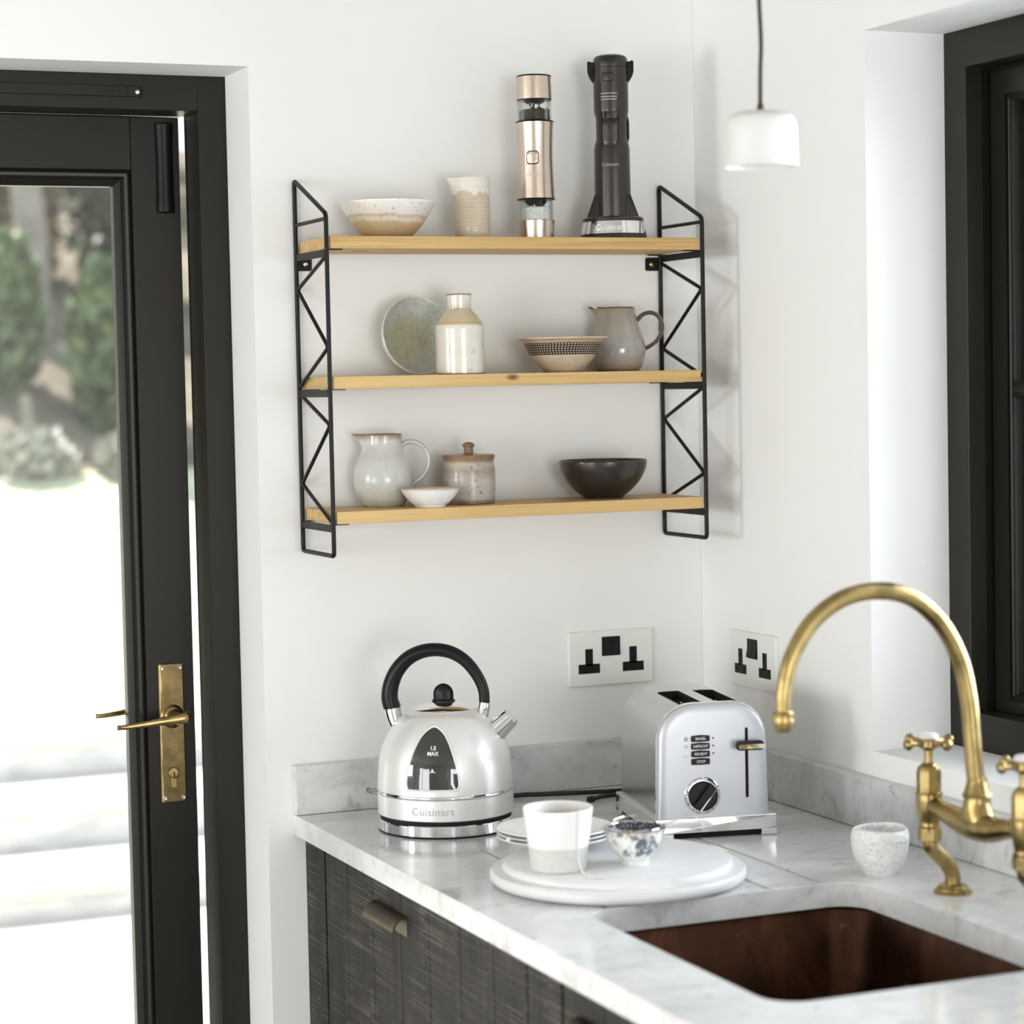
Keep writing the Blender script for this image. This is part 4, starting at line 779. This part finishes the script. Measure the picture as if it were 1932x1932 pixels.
# white textured cup by the tap
TX = base_mat('pitted_white_glaze', (.80, .79, .775), .4, coat=.2); n = N(TX); vo = n.new('ShaderNodeTexVoronoi'); vo.inputs['Scale'].default_value = 190; n.link(n.coord(), vo.inputs[0]); nn = n.noise(n.coord(), 60, 4, .6)
n.bump(n.math('ADD', vo.outputs['Distance'], nn), .9, .0022); n.color(n.ramp(vo.outputs['Distance'], [(.1, (.62, .60, .58)), (.35, (.82, .81, .80))]))
def wob(p, a, r, z): k = 1 + .012 * math.sin(a * 3 + 1) * (z / .06) + .008 * math.sin(a * 5); return (p[0] * k, p[1] * k, p[2] + (.0012 * math.sin(a * 2 + .5) * (z / .06) ** 3))
o = MB().lathe(smooth_prof([(0, .001), (.020, 0), (.0225, .001), (.0265, .008), (.0335, .022), (.0368, .038), (.0372, .050), (.0350, .0580), (.0335, .0590), (.0318, .0570), (.0330, .048), (.0325, .036), (.028, .02), (.018, .008), (0, .006)], 4), 64, fn=wob).build('textured_cup', TX)
o.location = (-.1535, -.781, 0.0002); tag(o, 'small knobbly white ceramic cup on the worktop between toaster and tap', 'cup')

# ------------------------------------------------------------------ bridge tap
TXX, Y1, Y2, YM = -.169, -.920, -1.119, -1.0235
t = thing('kitchen_tap', 'aged brass bridge tap with swan-neck spout and cross-head handles', 'tap', (TXX, YM, 0))
def tl_(mb): mb.v = [(a - TXX, c - YM, d_) for a, c, d_ in mb.v]; return mb
for yy in (Y1, Y2):
    b = MB(); b.lathe([(0, 0), (.0230, 0), (.0235, .002), (.0225, .0035), (.0205, .0045), (.0205, .006), (.0185, .0075), (.0165, .0105), (.0115, .0115), (0, .0115)], 40, (-.136, yy, 0)); tl_(b).build('base_flange', BRASS, t, smooth=40)
    b = MB(); b.tube(smooth_path([(-.136, yy, .008), (-.136, yy, .018), (-.1375, yy, .026), (-.1455, yy, .0385), (-.159, yy, .0515), (-.1675, yy, .0600), (-.169, yy, .068), (-.169, yy, .074)], 6), .0098, 20); tl_(b).build('offset_leg', BRASS, t)
    b = MB(); b.lathe([(0, .068), (.0135, .068), (.0150, .0695), (.0150, .0815), (.0138, .083), (0, .083)], 6, (TXX, yy, 0), phase=.3); b.lathe([(0, .0815), (.0145, .0815), (.0145, .085), (0, .085)], 32, (TXX, yy, 0)); tl_(b).build('union_nut', BRASS, t, smooth=20)
    b = MB(); b.lathe(smooth_prof([(.0, .084), (.0118, .0845), (.0125, .092), (.0150, .106), (.0158, .118), (.0155, .1250)], 4) + [(.0170, .1255), (.0170, .1278), (.0152, .1288), (0, .1288)], 36, (TXX, yy, 0)); tl_(b).build('valve_body', BRASS, t, smooth=40)
    b = MB(); b.lathe([(0, .1285), (.0150, .1285), (.0150, .154), (.0125, .1605), (0, .1605)], 8, (TXX, yy, 0), phase=.2); b.lathe([(0, .1600), (.0092, .1600), (.0096, .162), (.0088, .1640), (.0056, .1650), (.0052, .168), (.0055, .180), (.0075, .1815), (0, .1815)], 28, (TXX, yy, 0)); tl_(b).build('bonnet', BRASS, t, smooth=25)
    b = MB(); b.lathe([(0, .181), (.0075, .181), (.0130, .185), (.0132, .1945), (.0120, .1965), (0, .1965)], 8, (TXX, yy, 0), phase=.39)
    for k in range(4):
        a = PI / 2 * k + (.18 if yy == Y1 else .1) - PI / 2 * 0; cx, cy = math.cos(a), math.sin(a)
        pth = [(TXX + cx * q_, yy + cy * q_, .190) for q_ in (.009, .016, .022, .028, .0305, .0335, .0365, .0382)]
        b.tube(pth, [.0048, .0040, .0030, .0034, .0062, .0074, .0060, .0022], 14)
    hd = tl_(b).build('cross_handle', BRASS, t, smooth=50)
    b = MB(); b.lathe([(0, .1955), (.0122, .1955), (.0120, .1990), (.0095, .2012), (0, .2022)], 32, (TXX, yy, 0)); tl_(b).build('handle_cap', WHITEC, hd, smooth=50)
b = MB(); b.tube(smooth_path([(TXX, Y1, .1125), (TXX, Y1 - .018, .112), (TXX, Y1 - .04, .1085), (TXX, YM + .030, .104), (TXX, YM, .1030), (TXX, YM - .030, .104), (TXX, Y2 + .04, .1085), (TXX, Y2 + .018, .112), (TXX, Y2, .1125)], 6), [.0105, .0110, .0112, .0135, .0165, .0178, .0165, .0135, .0112, .0110, .0105], 24)
b.lathe(smooth_prof([(0, .096), (.0150, .100), (.0172, .107), (.0180, .114), (.0172, .124), (.0160, .133), (.0158, .1385)], 4) + [(0, .1385)], 40, (TXX, YM, 0), fn=lambda p, a, r, z: (p[0], YM + (p[1] - YM) * (1 + .95 * max(0, (.136 - z) / .032) ** 1.8), p[2])); tl_(b).build('bridge', BRASS, t, smooth=60)
b = MB(); b.lathe([(0, .1385), (.0170, .1385), (.0178, .1400), (.0172, .1420)] + smooth_prof([(.0162, .1428), (.0142, .1490), (.0120, .1570), (.0114, .1615)], 4) + [(0, .1615)], 36, (TXX, YM, 0)); tl_(b).build('spout_collar', BRASS, t, smooth=40)
sp = [(-.1695, .155), (-.1717, .170), (-.1755, .2150), (-.1800, .2580), (-.1915, .3040), (-.2170, .3480), (-.2560, .3800), (-.3010, .3910), (-.3490, .3850), (-.3915, .3590), (-.4190, .3190), (-.4290, .2830), (-.4305, .2640), (-.4305, .2560)]
b = MB(); b.tube(smooth_path([(x, YM, z) for x, z in sp], 8), [.0112, .0108, .0104, .0104, .0104, .0104, .0104, .0104, .0102, .0098, .0094, .0090, .0087, .0086], 24); tl_(b).build('spout', BRASS, t)
b = MB(); b.lathe([(0, .2365), (.0085, .2365), (.0098, .2385), (.0105, .2440), (.0105, .2445), (.0122, .2460), (.0126, .2500), (.0118, .2530), (.0122, .2550), (.0124, .2575), (.0112, .2600), (.0, .2610)], 32, (-.4305, YM, 0)); tl_(b).build('nozzle', BRASS, t, smooth=30)

# ------------------------------------------------------------------ pendant lamp
PX, PY = -.397, -.931
t = thing('pendant_lamp', 'small white ceramic pendant lamp hanging on a dark fabric flex', 'pendant lamp', (PX, PY, TOP))
def pl_(mb): mb.v = [(a - PX, c - PY, d_ - TOP) for a, c, d_ in mb.v]; return mb
b = MB(); b.lathe(smooth_prof([(.0, .9520), (.012, .9518), (.028, .9500), (.0385, .9440), (.0420, .9330), (.0425, .915), (.0430, .895), (.0438, .8885), (.0432, .8872), (.0412, .8880), (.0402, .9), (.0398, .93), (.034, .943), (.01, .948), (0, .9482)], 4), 56, (PX, PY, 0)); pl_(b).build('lamp_shade', WHITEC, t, smooth=60)
b = MB(); b.lathe([(0, .952), (.0042, .952), (.0040, .957), (.0028, .962), (0, .962)], 20, (PX, PY, 0)); pl_(b).build('cord_grip', DARKBRASS, t)
b = MB(); b.tube(smooth_path([(PX, PY, .959), (PX + .0008, PY, 1.0), (PX + .0022, PY, 1.03), (PX + .0005, PY, 1.08), (PX - .001, PY, 1.15), (PX, PY, 1.3), (PX, PY, TOP)], 6), .0026, 12); pl_(b).build('cord', CLOTHC, t)
b = MB(); b.lathe([(0, 1.60), (.03, 1.60), (.045, 1.61), (.045, TOP), (0, TOP)], 32, (PX, PY, 0)); pl_(b).build('ceiling_rose', WHITEC, t)
b = MB(); b.lathe([(0, .948), (.013, .948), (.013, .925), (.0, .925)], 20, (PX, PY, 0)); b.sphere((PX, PY, .912), .017); pl_(b).build('bulb', base_mat('frosted_bulb', (.85, .85, .82), .4), t)

# ------------------------------------------------------------------ garden
PAVE = m_noise('pale_paving', (.62, .60, .55), (.72, .70, .66), 2, .8, .1)
RISER = m_noise('rough_stone_riser', (.62, .63, .66), (.86, .86, .85), 5, .8, .4, stretch=(1, 1, 3)); GRASS = m_noise('bleached_grass', (.48, .52, .34), (.66, .67, .52), 3, .9, .3)
b = MB(); b.box(-7, 7, .36, 3.55, -1.05, -.93); struct(b.build('patio', PAVE, smooth=0))
def tilt(y, x): return y - .10 * (x)            # the terraces run slightly askew to the house
ST = [(3.55, -.93, -.83), (4.15, -.83, -.70), (4.75, -.70, -.565)]
for i, (y, z0, z1) in enumerate(ST):
    yn = ST[i + 1][0] if i < 2 else 5.35
    o = thing('garden_step', ('lowest stone garden step beyond the door', 'middle stone garden step beyond the door', 'topmost stone garden step beyond the door')[i], 'step', (0, y, -1.05), group='stone garden steps')
    b = MB(); b.box(-7, 7, .03, yn - y - .002, 0, z1 - .035 + 1.05); b.build('riser', RISER, o, smooth=0)
    b = MB(); b.box(-7, 7, .0, yn - y - .002, z1 - .035 + 1.05, z1 + 1.05); b.build('tread', PAVE, o, smooth=0, bevel=.01)
# rising lawn, then an earth bank
def ground(name, ys, zs, mat, sd):
    b = MB(); random.seed(sd); nx = 24; V = []; F = []
    for j, (y, z) in enumerate(zip(ys, zs)):
        for i in range(nx + 1): V.append((-12 + 26 * i / nx, y, z + (random.random() - .5) * .10 * (0 < j < len(ys) - 1)))
    for j in range(len(ys) - 1):
        for i in range(nx): F.append((j * (nx + 1) + i, j * (nx + 1) + i + 1, (j + 1) * (nx + 1) + i + 1, (j + 1) * (nx + 1) + i))
    b.add(V, F); struct(b.build(name, mat, smooth=60))
ground('lawn', [5.35, 6, 7, 8, 9], [-.575, -.50, -.30, -.06, .22], GRASS, 7)
ground('bank', [9, 10, 11.5, 13, 15, 20], [.22, .65, 1.3, 1.9, 2.5, 2.6], m_noise('earth_bank', (.13, .11, .08), (.24, .21, .16), 3, .9, .4), 8)
LV = [m_leaf('leaf_green', (.10, .15, .06), (.20, .26, .13)), m_leaf('leaf_dark', (.05, .07, .04), (.11, .13, .075)), m_leaf('leaf_olive', (.14, .12, .07), (.24, .20, .13)), m_leaf('leaf_pale', (.36, .37, .31), (.52, .52, .46))]
BARK = m_noise('pale_bark', (.22, .20, .17), (.36, .33, .29), 4, .9, .4)
def foliage(c, rad, n, size, mat, name, parent, seed):
    rnd = random.Random(seed); b = MB(); V = []; F = []
    for k in range(n):
        while True:
            p = Vector((rnd.uniform(-1, 1), rnd.uniform(-1, 1), rnd.uniform(-1, 1)))
            if .25 < p.length < 1: break
        p = Vector((p.x * rad[0], p.y * rad[1], p.z * rad[2])) + Vector(c); s = size * rnd.uniform(.6, 1.4)
        a = Vector((rnd.uniform(-1, 1), rnd.uniform(-1, 1), rnd.uniform(-1, 1))).normalized(); q = a.orthogonal().normalized(); w_ = a.cross(q)
        i = len(V); V += [p - q * s, p + w_ * s * .5, p + q * s, p - w_ * s * .5]; F.append((i, i + 1, i + 2, i + 3))
    b.add(V, F); return b.build(name, mat, parent, smooth=0, norecalc=True)
def shrub(x, y, z, rad, mi, label, seed, n=900, size=.07, trunk=None):
    nm = 'tree' if trunk else 'shrub'; t = thing(nm, label, nm, (x, y, z), group='trees at the top of the bank' if trunk else 'shrubs on the garden bank')
    foliage((0, 0, rad[2] * .9 + (trunk or 0)), rad, n, size, LV[mi], 'foliage', t, seed)
    b = MB(); b.tube([(0, 0, -.1), (.03, 0, (trunk or rad[2]) * .6), (0, .03, (trunk or rad[2]) + .3)], [.05, .04, .03] if not trunk else [.16, .13, .10], 12); b.build('trunk', BARK, t)
    return t
shrub(.82, 10.0, .62, (.20, .3, .50), 0, 'green shrub on the bank at the left side of the door glass', 11, 700)
shrub(1.28, 9.55, .42, (.20, .26, .52), 0, 'upright green shrub on the bank beside the door stile', 12, 800)
shrub(1.24, 8.9, .17, (.20, .2, .13), 3, 'pale low shrub at the foot of the bank near the door stile', 13, 350, .05)
shrub(.72, 9.0, .19, (.26, .2, .14), 3, 'pale grey low shrub at the foot of the bank on the left', 14, 400, .05)
shrub(1.20, 11.6, 1.30, (.30, .5, .55), 2, 'brown-olive bush high on the bank in the middle of the door glass', 15, 900)
shrub(1.80, 11.6, 1.30, (.25, .5, .70), 1, 'dark evergreen bush high on the bank near the door stile', 16, 900)
shrub(.62, 11.6, 1.30, (.16, .5, .60), 2, 'slim olive bush high on the bank at the far left of the glass', 17, 700)
t = thing('tree', 'added slim tree standing in for a pale column in the door glass', 'tree', (1.10, 10.7, .9))  # added trunk shape in place of a pale reflection or post
b = MB(); b.tube(smooth_path([(0, 0, -.15), (.02, 0, .5), (0, .02, 1.2), (.03, 0, 2.2), (0, 0, 3.2)], 4), [.11, .10, .09, .08, .06], 16); b.build('trunk', BARK, t)
foliage((0, 0, 3.0), (.9, .5, .9), 1200, .08, LV[1], 'foliage', t, 21)
for k, (x, mi, lab) in enumerate(((-.2, 1, 'dark green tree at the top of the bank, left of the olive one'), (2.0, 2, 'olive brown tree at the top of the bank behind the door glass'), (4.2, 0, 'mid green tree at the top of the bank, right of the olive one'))):
    shrub(x, 15.2, 2.65, (1.0, .8, 1.7), mi, lab, 30 + k, 1300, .10, .5)
# side garden outside the window
b = MB(); b.box(.22, 9, -9, .36, -1.1, -.95); struct(b.build('side_path', PAVE, smooth=0))
t = thing('hedge', 'green hedge outside the right-hand window', 'hedge', (3.2, 1.2, -.95)); foliage((0, 0, 1.5), (.8, 3.6, 1.7), 5000, .09, LV[0], 'foliage', t, 50); MB().tube([(0, 0, 0), (0, 0, 1.5)], .08, 8).build('trunk', BARK, t)

# ------------------------------------------------------------------ lift everything so that the floor is at z = 0
for o in list(SC.objects):
    if o.parent is None and o.type in {'MESH', 'EMPTY'}: o.location.z += H
bpy.context.view_layer.update()
